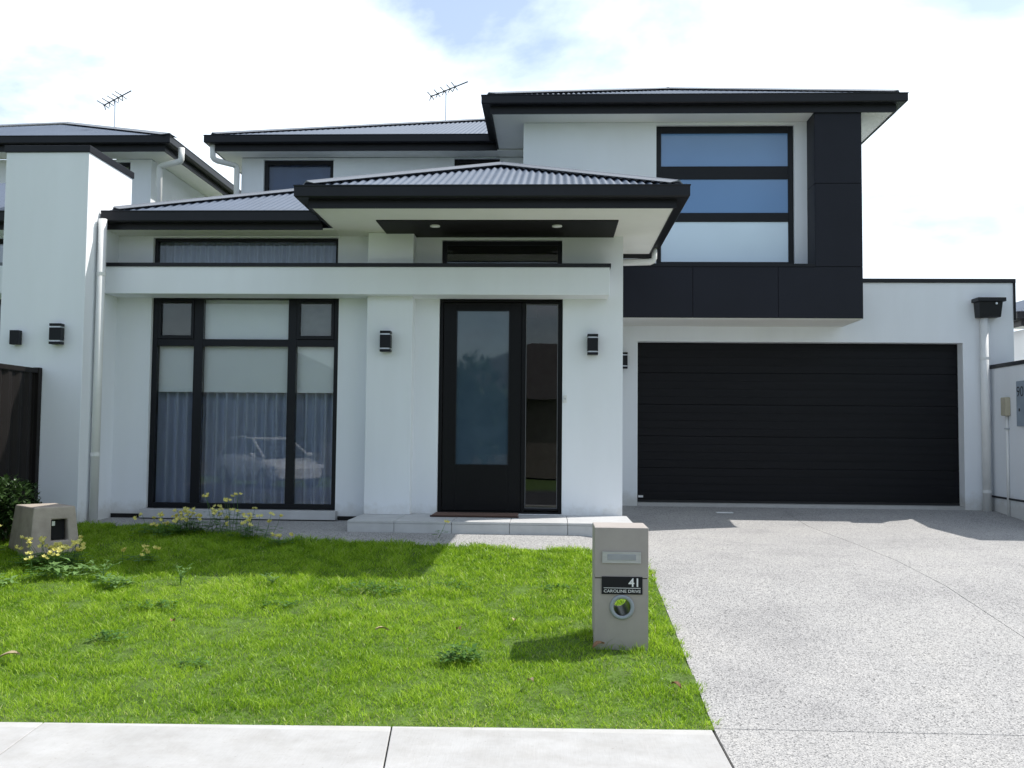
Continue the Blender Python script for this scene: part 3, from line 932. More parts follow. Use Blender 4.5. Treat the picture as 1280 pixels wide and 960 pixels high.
# ------------------------------------------------------------------ party wall, fence, neighbours
t = thing('blade_wall', 'tall white rendered blade wall with dark capping between the two houses', 'wall', (-5.56, 10.17, 0.4))
box('render', -6.03, -5.1, 10.17, 11.25, 0.35, 4.61, M['stucco2'], t, 0.006)
box('capping', -6.045, -5.085, 10.155, 11.27, 4.61, 4.685, M['gutter'], t, 0.004)

f = thing('boundary_fence', 'dark brown steel panel fence running from the blade wall towards the street', 'fence', (-5.56, 9.2, 0.4))
zt = 2.225
def fpost(y): box('post', -5.60, -5.53, y - 0.035, y + 0.035, 0.3, zt + 0.01, M['fence'], f, 0.004)
for y in (10.12, 8.9, 7.6): fpost(y)
for a, b in ((8.94, 10.08), (7.64, 8.86)):
    box('rail', -5.595, -5.535, a, b, zt - 0.05, zt, M['fence'], f, 0.003)
    box('rail', -5.595, -5.535, a, b, 0.42, 0.47, M['fence'], f, 0.003)
    bm = bmesh.new()
    n = 48; prev = None
    for i in range(n + 1):
        y = a + (b - a) * i / n
        ph = (i % 8)
        d = 0.012 if ph in (2, 3, 4) else (-0.012 if ph in (6, 7, 0) else 0.0)
        cur = [bm.verts.new((-5.565 + d + e, y, z)) for e in (0, 0.002) for z in (0.471, zt - 0.051)]
        if prev:
            bm.faces.new((prev[0], cur[0], cur[1], prev[1])); bm.faces.new((prev[2], prev[3], cur[3], cur[2]))
        prev = cur
    link('panel', bm, M['fence'], f)

# left neighbour
NB = thing('neighbour_house', 'white two storey neighbouring house at left with dark eaves and grey roof', 'house', (-8.5, 12, 0.5))
wall_xz('wall', -13, -6.58, 3.9, 6.0, 15.2, 15.38, [(-8.6, -6.93, 5.1, 5.96)], M['stucco2'], NB)
box('wall', -6.77, -6.58, 15.38, 21, 3.9, 6.0, M['stucco2'], NB)
nw = fixed_window(-8.6, -6.93, 5.1, 5.96, 15.25, M['glassdark'], 0.05, NB)
box('wall', -13, -6.77, 17.0, 17.1, 3.9, 6.0, M['interior'], NB)
wall_xz('wall', -13, -6.03, 0.4, 3.9, 10.95, 11.15, [(-8.6, -6.42, 0.7, 3.1), (-8.6, -6.42, 3.44, 3.82)], M['stucco2'], NB)
fixed_window(-8.6, -6.42, 0.7, 3.1, 11.0, M['glassdark'], 0.06, NB)
fixed_window(-8.6, -6.42, 3.44, 3.82, 11.0, M['glassdark'], 0.05, NB)
box('wall', -13, -6.03, 13.0, 13.1, 0.4, 3.9, M['interior'], NB)
box('beam', -13, -6.04, 10.6, 10.949, 3.115, 3.43, M['stucco2'], NB)
bm = bmesh.new()
slope(bm, (-13, 14.69, 6.23), (1, 0, 0), (0, 1, 0), 6.94, lambda s: max(0, min(3.74, 6.94 - s, s) - 0.04), TP)
slope(bm, (-6.10, 14.65, 6.23), (0, 1, 0), (-1, 0, 0), 7, lambda s: max(0, min(s, 3.47) - 0.04), TP)
nr = link('roof', bm, M['roof'], NB)
bm = bmesh.new()
cap(bm, (-6.08, 14.67, 6.242), (-9.53, 18.12, 6.242 + 3.47 * TP)); cap(bm, (-12.98, 14.67, 6.242), (-9.53, 18.12, 6.242 + 3.47 * TP))
cap(bm, (-9.53, 18.1, 6.242 + 3.47 * TP), (-9.53, 21.6, 6.242 + 3.47 * TP))
link('ridge_cap', bm, M['roofcap'], nr)
gutters(nr, [(-13, 14.65), (-6.06, 14.65), (-6.06, 21.5)], 6.23, zbot=6.005)
bm = bmesh.new()
bx(bm, -13, -6.20, 14.79, 15.199, 6.008, 6.022); bx(bm, -6.579, -6.20, 15.199, 21.4, 6.008, 6.022); bx(bm, -13, -6.59, 15.39, 21.4, 6.008, 6.022)
link('soffit', bm, M['soffit'], nr)
bm = bmesh.new()
slope(bm, (-13, 10.49, 4.03), (1, 0, 0), (0, 1, 0), 6.9, lambda s: 2.7, TP)
nr2 = link('roof', bm, M['roof'], NB)
bm = bmesh.new()
slope(bm, (-6.03, 11.27, 4.05), (0, 1, 0), (-1, 0, 0), 3.9, lambda s: 0.9, TP)
link('flashing', bm, M['roof'], nr2)
gutters(nr2, [(-13, 10.45), (-6.05, 10.45)], 4.03, zbot=3.84)
box('soffit', -13, -6.04, 10.58, 10.949, 3.843, 3.857, M['soffit'], nr2)
pipe(NB, [(-5.99, 14.95, 6.11), (-5.99, 14.95, 5.93), (-6.005, 14.95, 5.90), (-6.04, 14.955, 5.885), (-6.36, 15.10, 5.87), (-6.395, 15.11, 5.855), (-6.41, 15.115, 5.815), (-6.41, 15.115, 4.4)], 0.05)

# right boundary wall
rw = thing('side_wall', 'low pale rendered wall with dark capping beside the garage at right edge', 'wall', (6.45, 13, 0.4))
box('render', 6.30, 6.62, 12.1, 14.098, 0.3, 2.575, M['stucco2'], rw, 0.005)
box('capping', 6.285, 6.64, 12.08, 14.097, 2.575, 2.63, M['gutter'], rw, 0.003)
bm = bmesh.new(); tube(bm, [(6.285, 14.08, 0.75), (6.285, 13.2, 0.74), (6.285, 12.3, 0.74)], 0.014, 8)
link('conduit', bm, M['gutter'], rw)
t = thing('meter_box', 'small cream electrical box on a white conduit fixed to the right hand wall', 'electrical box', (6.30, 13.57, 0.5)); local(t)
bm = bmesh.new(); tube(bm, [(-0.022, 0, 0), (-0.022, 0, 1.39)], 0.02, 10); link('conduit', bm, M['pipe'], t, smooth=True)
box('box', -0.075, -0.002, -0.07, 0.075, 1.39, 1.645, M['cream'], t, 0.012)
box('clamp', -0.05, -0.001, -0.035, 0.035, 1.20, 1.22, M['steel'], t)
t = thing('utility_panel', 'blue grey panel with dark numerals on the right hand wall', 'panel', (6.30, 12.95, 1.74)); local(t)
pl_ = box('plate', -0.03, -0.002, -0.33, 0.33, 0, 0.61, M['panelgrey'], t, 0.004)
me = text_mesh('90', 0.20, 'LEFT')
o = linkme('numeral', me, M['gutter'], t, None)
o.rotation_euler = (0, 0, R(-90)); o.location = (-0.0305, 0.32, 0.40)
bm = bmesh.new(); bx(bm, -0.034, -0.0305, 0.23, 0.26, 0.2, 0.24); link('screw_cap', bm, M['gutter'], t)

# right neighbour: low roof and mass beyond the frame
NR = thing('neighbour_house', 'neighbouring house roof edge with dark gutter just visible at far right', 'house', (9, 14, 0.5))
box('wall', 7.2, 13, 12.3, 14.3, 0.3, 3.85, M['stucco2'], NR)
box('capping', 7.19, 13.01, 12.29, 14.31, 3.85, 3.92, M['gutter'], NR)
box('wall', 7.75, 13, 16.1, 16.3, 0.3, 3.38, M['stucco2'], NR)
box('wall', 7.75, 7.94, 16.3, 21, 0.3, 3.38, M['stucco2'], NR)
bm = bmesh.new()
slope(bm, (7.36, 15.54, 3.60), (1, 0, 0), (0, 1, 0), 6, lambda s: max(0, min(s, 1.8) - 0.04), TP)
slope(bm, (7.40, 15.5, 3.60), (0, 1, 0), (1, 0, 0), 6, lambda s: max(0, min(s, 1.8) - 0.04), TP)
nr3 = link('roof', bm, M['roof'], NR)
gutters(nr3, [(7.36, 21.4), (7.36, 15.5), (13.3, 15.5)], 3.60, zbot=3.38)
box('soffit', 7.5, 13.2, 15.64, 16.099, 3.385, 3.40, M['soffit'], nr3)

# ------------------------------------------------------------------ mailbox 41
MB = thing('mailbox', 'square taupe rendered letterbox pillar numbered 41 standing on the lawn edge', 'mailbox', (0.4625, 6.46, 0.10)); local(MB)
w2_, dp = 0.1775, 0.38
hole_x, hole_z, hr = 0.004, 0.322, 0.062
ztop, zj = 0.845, 0.508
bm = bmesh.new()
# lower box with a round through hole
n = 48
angs = [2 * math.pi * i / n + math.pi / 4 for i in range(n)]
def rectpt(a, y):
    c, s = math.cos(a), math.sin(a)
    lx = (w2_ - hole_x) if c > 0 else (w2_ + hole_x)
    lz = (zj - hole_z) if s > 0 else (hole_z + 0.06)
    k = min(lx / abs(c) if abs(c) > 1e-9 else 1e9, lz / abs(s) if abs(s) > 1e-9 else 1e9)
    return (hole_x + c * k, y, hole_z + s * k)
corn = []
for (cx_, cz_) in ((w2_, zj), (-w2_, zj), (-w2_, -0.06), (w2_, -0.06)):
    corn.append(math.atan2(cz_ - hole_z, cx_ - hole_x) % (2 * math.pi))
angs = sorted([2 * math.pi * i / n for i in range(n)] + corn)
fr_r = {}
for y in (0.0, dp):
    fr_r[y] = ([bm.verts.new(rectpt(a, y)) for a in angs], [bm.verts.new((hole_x + hr * math.cos(a), y, hole_z + hr * math.sin(a))) for a in angs])
na = len(angs)
for y in (0.0, dp):
    o_, i_ = fr_r[y]
    for k in range(na):
        bm.faces.new((o_[k], o_[(k + 1) % na], i_[(k + 1) % na], i_[k]))
for k in range(na):
    a, b = fr_r[0.0], fr_r[dp]
    bm.faces.new((a[0][k], b[0][k], b[0][(k + 1) % na], a[0][(k + 1) % na]))
    bm.faces.new((a[1][k], a[1][(k + 1) % na], b[1][(k + 1) % na], b[1][k]))
link('pillar', bm, M['mailbox'], MB)
box('head', -w2_ - 0.001, w2_ + 0.001, -0.001, dp + 0.001, zj + 0.005, ztop, M['mailbox'], MB, 0.005)
box('joint', -w2_ + 0.004, w2_ - 0.004, 0.004, dp - 0.004, zj - 0.001, zj + 0.0055, M['darkgap'], MB)
spt = box('slot_plate', -0.127, 0.127, -0.008, -0.0015, 0.613, 0.685, M['steel'], MB, 0.002)
bm = bmesh.new(); frame(bm, -0.128, 0.128, 0.612, 0.686, -0.0115, -0.0085, 0.010); link('slot_rim', bm, M['steel'], spt)
box('flap', -0.095, 0.095, -0.012, -0.0085, 0.630, 0.668, simple('dull steel', (0.36, 0.38, 0.42), 0.4, 0.8), spt, 0.002)
npt = box('number_plate', -0.1315, 0.1385, -0.0085, -0.0005, 0.4065, 0.522, M['black'], MB, 0.002)
bm = bmesh.new(); bx(bm, -0.118, 0.126, -0.0100, -0.0087, 0.4465, 0.4495); link('rule_line', bm, M['white'], npt)
o = linkme('numeral', text_mesh('41', 0.078, 'RIGHT', 0.0008, 0.0012), M['white'], npt); o.location = (0.124, -0.0096, 0.4585)
me = text_mesh('CAROLINE DRIVE', 0.0275, 'CENTER', 0.0008)
o = linkme('lettering', me, M['white'], npt); o.location = (0.004, -0.0096, 0.4185)
wtxt = max(v.co.x for v in me.vertices) - min(v.co.x for v in me.vertices)
o.scale = (0.243 / wtxt, 1, 1)
bm = bmesh.new()
n = 40
prf = [(hr - 0.001, 0.02), (hr - 0.006, -0.010), (hr + 0.012, -0.014), (hr + 0.019, -0.008), (hr + 0.019, -0.0008), (hr - 0.001, -0.0008)]
rg = [[bm.verts.new((hole_x + r_ * math.cos(2 * math.pi * k / n), y_, hole_z + r_ * math.sin(2 * math.pi * k / n))) for r_, y_ in prf] for k in range(n)]
for k in range(n):
    for j in range(len(prf)):
        bm.faces.new((rg[k][j], rg[(k + 1) % n][j], rg[(k + 1) % n][(j + 1) % len(prf)], rg[k][(j + 1) % len(prf)])).smooth = True
link('paper_ring', bm, M['ring'], MB)
bm = bmesh.new()
n = 32
for r0, sgn in ((hr - 0.0015, 1), (hr - 0.004, -1)):
    rg = [(bm.verts.new((hole_x + r0 * math.cos(2 * math.pi * k / n), 0.021, hole_z + r0 * math.sin(2 * math.pi * k / n))), bm.verts.new((hole_x + r0 * math.cos(2 * math.pi * k / n), dp, hole_z + r0 * math.sin(2 * math.pi * k / n)))) for k in range(n)]
    for k in range(n):
        bm.faces.new((rg[k][0], rg[k][1], rg[(k + 1) % n][1], rg[(k + 1) % n][0])).smooth = True
link('paper_tube', bm, simple('dark plastic tube', (0.035, 0.038, 0.042), 0.35), MB)

# old tapered letterbox at left
OM = local(thing('mailbox', 'squat beige concrete letterbox with tapered sides and dark opening among yellow flowers', 'mailbox', (-4.80, 8.95, 0.36), R(48)))
bm = bmesh.new()
wB, dB, wT, dT, hT = 0.235, 0.29, 0.185, 0.245, 0.49
lo4 = [(-wB, -dB, 0), (wB, -dB, 0), (wB, dB, 0), (-wB, dB, 0)]
hi4 = [(-wT, -dT, hT), (wT, -dT, hT), (wT, dT, hT), (-wT, dT, hT)]
# front face with square opening
def fp(u, v):   # point on front face
    b = Vector(lo4[0]).lerp(Vector(lo4[1]), u); t2 = Vector(hi4[0]).lerp(Vector(hi4[1]), u)
    return b.lerp(t2, v)
us, vs_ = [0, 0.42, 0.78, 1], [0, 0.36, 0.76, 1]
gv = [[bm.verts.new(fp(u, v)) for v in vs_] for u in us]
for i in range(3):
    for j in range(3):
        if i == 1 and j == 1: continue
        bm.faces.new((gv[i][j], gv[i + 1][j], gv[i + 1][j + 1], gv[i][j + 1]))
rec = {}
for (i, j) in ((1, 1), (2, 1), (2, 2), (1, 2)):
    rec[(i, j)] = bm.verts.new(gv[i][j].co + Vector((0, 0.18, 0)))
q = [(1, 1), (2, 1), (2, 2), (1, 2)]
for a, b in zip(q, q[1:] + q[:1]):
    bm.faces.new((gv[a[0]][a[1]], gv[b[0]][b[1]], rec[b], rec[a]))
bm.faces.new([rec[k] for k in q])
bk = [bm.verts.new(p) for p in (lo4[2], lo4[3], hi4[3], hi4[2])]
bm.faces.new((bk[0], bk[1], bk[2], bk[3]))
bm.faces.new([gv[0][0], gv[0][1], gv[0][2], gv[0][3], bk[2], bk[1]])
bm.faces.new([gv[3][3], gv[3][2], gv[3][1], gv[3][0], bk[0], bk[3]])
bm.faces.new([gv[i][3] for i in range(4)] + [bk[3], bk[2]])
link('body', bm, M['oldmail'], OM, bevel=0.012)
bm = bmesh.new(); c_ = fp(0.59, 0.56)
bx(bm, c_.x - 0.066, c_.x + 0.066, c_.y + 0.06, c_.y + 0.075, c_.z - 0.09, c_.z + 0.09)
link('opening_back', bm, M['darkgap'], OM)
bm = bmesh.new(); bx(bm, c_.x - 0.062, c_.x - 0.035, c_.y + 0.015, c_.y + 0.025, c_.z + 0.04, c_.z + 0.082)
link('hinge', bm, M['steel'], OM)

# drain cover on the drive
o = box('drain_cover', 2.275, 2.50, 13.46, 13.56, 0.0, 0.012, M['white'], None, 0.003)
for v in o.data.vertices: v.co.z += gz(2.4, 13.5) + 0.002
tag(o, 'small pale rectangular cover lying on the shaded drive before the garage door', 'cover')

# ------------------------------------------------------------------ vegetation
rng = np.random.default_rng(11)
def fbm(x, y, s, o=0.0): return mnoise.noise((x * s, y * s, o)) 

def make_grass():
    n = 360000
    xs = rng.uniform(-7.2, 0.93, n); ys = rng.uniform(5.1, 10.4, n)
    keep = np.ones(n, bool)
    pe_ = 5.19 + 0.037 * xs
    lb = np.interp(xs, [p[0] for p in LB], [p[1] for p in LB])
    jig = 0.05 * np.sin(xs * 7.3) + 0.04 * np.sin(xs * 17.1 + 1) + rng.normal(0, 0.03, n)
    keep &= (ys > pe_ + 0.012 * np.sin(xs * 11) * np.sin(xs * 3.7) + np.abs(rng.normal(0, 0.012, n)) - 0.006) & (ys < lb + jig)
    jx = 0.03 * np.sin(ys * 9) * np.sin(ys * 2.3) + 0.02 * np.sin(ys * 23) + rng.normal(0, 0.014, n)
    keep &= xs < 0.868 + jx
    keep &= ~((xs > 0.29) & (xs < 0.635) & (ys > 6.47) & (ys < 6.83))
    keep &= ~((xs > -6.03) & (xs < -5.11) & (ys > 10.16))
    thin = np.array([mnoise.noise((x * 1.1 + 5, y * 1.3, 21.0)) for x, y in zip(xs, ys)])
    keep &= ~((thin > 0.25) & (rng.random(n) < 0.40))
    xs, ys = xs[keep], ys[keep]
    n = len(xs)
    # patch fields
    pf = np.array([mnoise.noise((x * 1.6, y * 1.6, 0.0)) for x, y in zip(xs, ys)])
    pf2 = np.array([mnoise.noise((x * 6.0, y * 6.0, 4.0)) for x, y in zip(xs, ys)])
    pf3 = np.array([mnoise.noise((x * 0.9, y * 0.9, 9.0)) for x, y in zip(xs, ys)])
    zs = np.array([gz(x, y) for x, y in zip(xs, ys)]) - 0.012
    edge = np.clip((ys - (5.19 + 0.037 * xs)) / 0.25, 0.0, 1)
    hgt = (0.037 + 0.015 * pf + 0.032 * np.clip(pf2, -0.6, 1)) * (0.65 + 0.35 * edge) * rng.uniform(0.6, 1.25, n)
    hgt += 0.022 * np.clip((ys - 7.8) / 1.5, 0, 1) * rng.uniform(0.3, 1, n)
    dm = np.hypot(np.maximum(np.abs(xs - 0.4625) - 0.18, 0), np.maximum(np.abs(ys - 6.65) - 0.19, 0))
    hgt *= 1 + 1.1 * np.clip(1 - dm / 0.10, 0, 1) * rng.uniform(0, 1, n)
    hgt = np.clip(hgt, 0.020, 0.13)
    wid = rng.uniform(0.0015, 0.0028, n) * (1 + 0.10 * (ys - 5))
    ang = rng.uniform(0, 2 * np.pi, n)
    lean = rng.uniform(0.25, 1.5, n) * hgt
    la = rng.uniform(0, 2 * np.pi, n)
    dx, dy = np.cos(ang) * wid, np.sin(ang) * wid
    lx, ly = np.cos(la) * lean, np.sin(la) * lean
    V = np.zeros((n, 5, 3), np.float32)
    V[:, 0] = np.stack([xs - dx, ys - dy, zs], 1)
    V[:, 1] = np.stack([xs + dx, ys + dy, zs], 1)
    V[:, 2] = np.stack([xs + lx * .38 + dx * .8, ys + ly * .38 + dy * .8, zs + hgt * .62], 1)
    V[:, 3] = np.stack([xs + lx * .38 - dx * .8, ys + ly * .38 - dy * .8, zs + hgt * .62], 1)
    V[:, 4] = np.stack([xs + lx, ys + ly, zs + hgt], 1)
    base = (np.arange(n) * 5)[:, None]
    tri = np.array([[0, 1, 2], [0, 2, 3], [3, 2, 4]]).reshape(1, 9)
    idx = (base + tri).astype(np.int32).ravel()
    me = bpy.data.meshes.new('grass')
    me.vertices.add(n * 5); me.vertices.foreach_set('co', V.ravel())
    me.loops.add(len(idx)); me.loops.foreach_set('vertex_index', idx)
    nf = n * 3
    me.polygons.add(nf); me.polygons.foreach_set('loop_start', np.arange(0, nf * 3, 3, dtype=np.int32))
    me.update()
    tint = np.clip(0.38 + 0.26 * pf3 + 0.34 * pf2 + rng.normal(0, 0.22, n), 0, 0.80)
    dry = rng.random(n) < 0.012 + 0.05 * np.clip(pf, 0, 1) + 0.10 * (1 - edge)
    tint[dry] = rng.uniform(0.86, 1.0, dry.sum())
    at = me.attributes.new('tint', 'FLOAT', 'POINT')
    at.data.foreach_set('value', np.repeat(tint, 5).astype(np.float32))
    o = linkme('grass', me, M['grass'])
    tag(o, 'bright green mown lawn grass in front of the house', 'grass', kind='stuff')
make_grass()

def leaf(bm, p, d, up, ln, w, fold=0.15, droop=0.2):
    d = d.normalized(); s = d.cross(up)
    if s.length < 1e-4: s = Vector((1, 0, 0))
    s.normalize(); n = s.cross(d)
    a = bm.verts.new(p)
    m1 = p + d * ln * 0.45; e = p + d * ln - n * ln * droop
    l = bm.verts.new(m1 + s * w + n * w * fold); r = bm.verts.new(m1 - s * w + n * w * fold); c = bm.verts.new(m1); t_ = bm.verts.new(e)
    bm.faces.new((a, l, c)); bm.faces.new((a, c, r)); bm.faces.new((l, t_, c)); bm.faces.new((c, t_, r))

def weed(x, y, rad, n, label, h=0.05, m='weed', ll=0.06):
    t = local(thing('weed', label, 'weed', (x, y, gz(x, y) - 0.005), 0, 'broad leaved weeds in the lawn'))
    bm = bmesh.new(); bs = bmesh.new()
    for i in range(n):
        r = rad * math.sqrt(random.random()); a = random.uniform(0, 6.283)
        p = Vector((math.cos(a) * r, math.sin(a) * r * 0.6, random.uniform(0.25, 1) * h * (1.25 - r / rad * 0.6)))
        b = random.uniform(0, 6.283)
        l = ll * random.uniform(0.6, 1.2)
        leaf(bm, p, Vector((math.cos(b), math.sin(b), random.uniform(-0.1, 0.7))), Vector((0, 0, 1)), l, l * 0.27)
        if i % 4 == 0:
            tube(bs, [Vector((p.x * 0.3, p.y * 0.3, 0)), p], [0.002, 0.0012], 4, False)
    tag(link('foliage', bm, M[m], t), kind='stuff'); tag(link('stem', bs, M[m], t), kind='stuff')
    return t
weed(-0.575, 6.16, 0.15, 130, 'dark green leafy weed clump nearest the footpath, left of the numbered letterbox', 0.11, 'weed', 0.055)
weed(-1.42, 7.75, 0.30, 150, 'long low dark weed patch just in front of the house shadow', 0.07, 'weed', 0.05)
weed(0.07, 7.85, 0.16, 60, 'small weed patch behind the numbered letterbox', 0.06, 'weed', 0.045)
weed(-0.80, 7.9, 0.22, 70, 'thin scattered weed patch in the sunny middle of the lawn below the porch step', 0.05, 'weed', 0.045)
weed(-2.05, 7.3, 0.14, 50, 'small dark weed tuft left of the long weed patch', 0.05, 'weed', 0.045)
weed(-4.05, 8.0, 0.24, 90, 'pale broad leaved weed mass in front of the squat letterbox', 0.13, 'weedpale', 0.09)
weed(-3.55, 7.75, 0.16, 60, 'pale leafy weed right of the weed mass by the squat letterbox', 0.10, 'weedpale', 0.08)
weed(-4.62, 7.7, 0.24, 90, 'leafy weed at the left edge of the picture below the flowers', 0.10, 'weedpale', 0.08)
weed(-2.98, 6.45, 0.14, 60, 'blue green weed tuft on the left lawn', 0.07, 'weed', 0.05)
weed(-2.25, 6.0, 0.12, 45, 'small weed tuft on the left lawn near the footpath', 0.06, 'weed', 0.045)
weed(-3.0, 7.2, 0.20, 60, 'dark weed patch midway across the left lawn', 0.06, 'weed', 0.05)

def tall_weed(x, y, h, label):
    t = local(thing('tall_weed', label, 'weed', (x, y, gz(x, y) - 0.005), 0, 'tall seeding weeds at the shade edge'))
    bm = bmesh.new(); bl = bmesh.new()
    for k in range(5):
        a = random.uniform(0, 6.28); hh = h * random.uniform(0.6, 1.05); o = 0.5 * h
        pts = [Vector((math.cos(a) * o * f * f, math.sin(a) * o * f * f * 0.6, hh * (f - 0.25 * f ** 3))) for f in (0, 0.3, 0.6, 0.85, 1)]
        tube(bm, pts, [0.003, 0.0026, 0.002, 0.0015, 0.001], 4, False)
        for p in pts[1:]:
            for s in range(2):
                b = random.uniform(0, 6.28)
                leaf(bl, p, Vector((math.cos(b), math.sin(b), 0.5)), Vector((0, 0, 1)), random.uniform(0.03, 0.07), 0.007)
    tag(link('stem', bm, M['weedpale'], t), kind='stuff'); tag(link('foliage', bl, M['weedpale'], t), kind='stuff')
tall_weed(-3.05, 7.85, 0.22, 'arching seeding weed at the edge of the house shadow, nearest the window')
tall_weed(-3.75, 7.95, 0.24, 'upright pale weed at the shade edge beside the leafy weeds')
tall_weed(-2.3, 7.9, 0.13, 'short seeding weed at the shade edge below the pebble path')

def flowers(x, y, n, sx, sy, h, label):
    t = local(thing('yellow_flower', label, 'flower', (x, y, gz(x, y) - 0.005), 0, 'yellow flowering weeds along the house'))
    bs, bp, bl = bmesh.new(), bmesh.new(), bmesh.new()
    for i in range(n):
        px, py = random.gauss(0, sx), random.gauss(0, sy)
        hh = h * random.uniform(0.65, 1.15)
        top = Vector((px + random.gauss(0, 0.03), py + random.gauss(0, 0.03), hh))
        tube(bs, [Vector((px * 0.7, py * 0.7, 0)), Vector(((px * 0.7 + top.x) / 2 + 0.01, py, hh * 0.55)), top], [0.0025, 0.002, 0.0016], 4, False)
        for q in range(random.choice((2, 2, 3))):
            c = top + Vector((random.uniform(-.022, .022), random.uniform(-.022, .022), random.uniform(-.012, .012)))
            ax = Vector((random.uniform(-.6, .6), random.uniform(-1, 0.2), 0.8)).normalized()
            u = ax.orthogonal().normalized(); w = ax.cross(u)
            for k in range(5):
                a = 2 * math.pi * k / 5
                d = u * math.cos(a) + w * math.sin(a)
                leaf(bp, c, d + ax * 0.7, ax, random.uniform(0.024, 0.033), 0.012, 0.1, -0.15)
        for q in range(9):
            a = random.uniform(0, 6.28)
            p = Vector((px * 0.8 + random.gauss(0, .05), py * 0.8 + random.gauss(0, .05), random.uniform(0.03, h * 0.55)))
            for k in range(3):
                b = a + 2.1 * k
                leaf(bl, p, Vector((math.cos(b), math.sin(b), 0.25)), Vector((0, 0, 1)), 0.03, 0.013)
    tag(link('stem', bs, M['weed'], t), kind='stuff'); tag(link('blossom', bp, M['petal'], t), kind='stuff'); tag(link('foliage', bl, M['weed'], t), kind='stuff')
F = flowers
F(-4.05, 9.55, 11, 0.16, 0.12, 0.19, 'loose yellow flower clump on the lawn nearest the wall left of the big window')
F(-3.66, 9.75, 30, 0.17, 0.10, 0.22, 'tallest and densest yellow flower clump before the left side of the big window')
F(-3.32, 9.9, 11, 0.11, 0.10, 0.34, 'few long stemmed yellow flowers reaching the window sill')
F(-3.0, 9.55, 16, 0.13, 0.10, 0.22, 'yellow flower clump before the middle of the big window')
F(-2.62, 9.25, 4, 0.12, 0.08, 0.12, 'few short yellow flowers in the shaded grass by the pebble path')
F(-5.05, 8.55, 8, 0.10, 0.08, 0.33, 'tall yellow flowers against the left side of the squat letterbox')
F(-4.42, 8.35, 34, 0.17, 0.08, 0.22, 'dense yellow flower clump at the foot of the squat letterbox')
F(-4.30, 7.95, 5, 0.10, 0.05, 0.20, 'pale yellow flowers in the weeds in front of the squat letterbox')
F(-4.86, 7.75, 5, 0.15, 0.08, 0.20, 'scattered yellow flowers low at the left edge of the lawn')
F(-3.75, 8.5, 6, 0.30, 0.12, 0.14, 'scattered small yellow flowers in the shaded lawn')
F(-1.19, 9.72, 1, 0.03, 0.03, 0.15, 'single small yellow flower on the pebble path before the porch step')

def fallen(x, y, label, s=0.05, m='deadleaf', zo=0.045):
    bm = bmesh.new()
    a = random.uniform(0, 6.28)
    d = Vector((math.cos(a), math.sin(a), 0.1)); sd = Vector((-d.y, d.x, 0.1))
    rows = []
    for i in range(5):
        f = i / 4
        w = s * 0.36 * math.sin(math.pi * (0.08 + 0.9 * f))
        p = d * (s * (f - 0.5) * 1.6) + Vector((0, 0, 0.018 * math.sin(3 * f)))
        rows.append([bm.verts.new(p + sd * w + Vector((0, 0, 0.012))), bm.verts.new(p), bm.verts.new(p - sd * w + Vector((0, 0, 0.012)))])
    for a_, b_ in zip(rows, rows[1:]):
        for k in range(2): bm.faces.new((a_[k], b_[k], b_[k + 1], a_[k + 1]))
    o = link('fallen_leaf', bm, M[m], None, (x, y, gz(x, y) + zo))
    tag(o, label, 'leaf', 'fallen leaves on the lawn')
fallen(-1.16, 6.62, 'curled pale dry leaf on the middle of the lawn', 0.06, 'paleleaf')
fallen(-0.637, 6.65, 'small brown leaf behind the dark weed clump', 0.05)
fallen(-0.262, 6.88, 'pale dry leaf beside the tip of the letterbox shadow', 0.055, 'paleleaf')
fallen(-2.66, 6.72, 'small brown leaf on the left half of the lawn', 0.05)
fallen(-3.40, 5.98, 'tan dry leaf at the left edge of the lawn', 0.075, 'paleleaf')
fallen(0.726, 5.70, 'brown leaf near the lawn corner by the driveway', 0.05)
fallen(0.31, 6.38, 'reddish brown dry leaf against the foot of the numbered letterbox', 0.065)
fallen(-0.12, 5.72, 'tiny bleached leaf in the grass close to the footpath', 0.045, 'paleleaf')

# shrub by the fence
def shrub(name, x, y, z, rx, ry, h, n, label, cat, ll=0.07, m='bush', group=None, trunk=True, hz=None):
    t = local(thing(name, label, cat, (x, y, z), 0, group))
    bm = bmesh.new(); bs = bmesh.new()
    cl_ = [(Vector((random.gauss(0, 0.45) * rx, random.gauss(0, 0.45) * ry, h * random.uniform(0.25, 0.85))), random.uniform(0.22, 0.42)) for _ in range(26)]
    for c, r in cl_:
        tube(bs, [Vector((0, 0, 0)), c * 0.5 + Vector((0, 0, 0.05 * h)), c], [0.03 * h, 0.018 * h, 0.006 * h], 5, False)
        for k in range(n // 26):
            v = Vector((random.gauss(0, 1), random.gauss(0, 1), random.gauss(0, 1))).normalized()
            p = c + Vector((v.x * rx, v.y * ry, v.z * h * 0.55)) * r * random.uniform(0.5, 1.0)
            if p.z < 0.02: p.z = random.uniform(0.02, 0.1) * h
            d = (v + Vector((random.gauss(0, .5), random.gauss(0, .5), random.gauss(0.3, .5))))
            l = ll * random.uniform(0.6, 1.25)
            leaf(bm, p, d, Vector((0, 0, 1)), l, l * 0.24)
    tag(link('foliage', bm, M[m], t), kind='stuff'); tag(link('stem', bs, M['bark'], t), kind='stuff')
    return t
shrub('shrub', -5.42, 9.25, 0.38, 0.30, 0.40, 0.74, 3200, 'dark green leafy shrub growing at the foot of the dark fence', 'shrub')

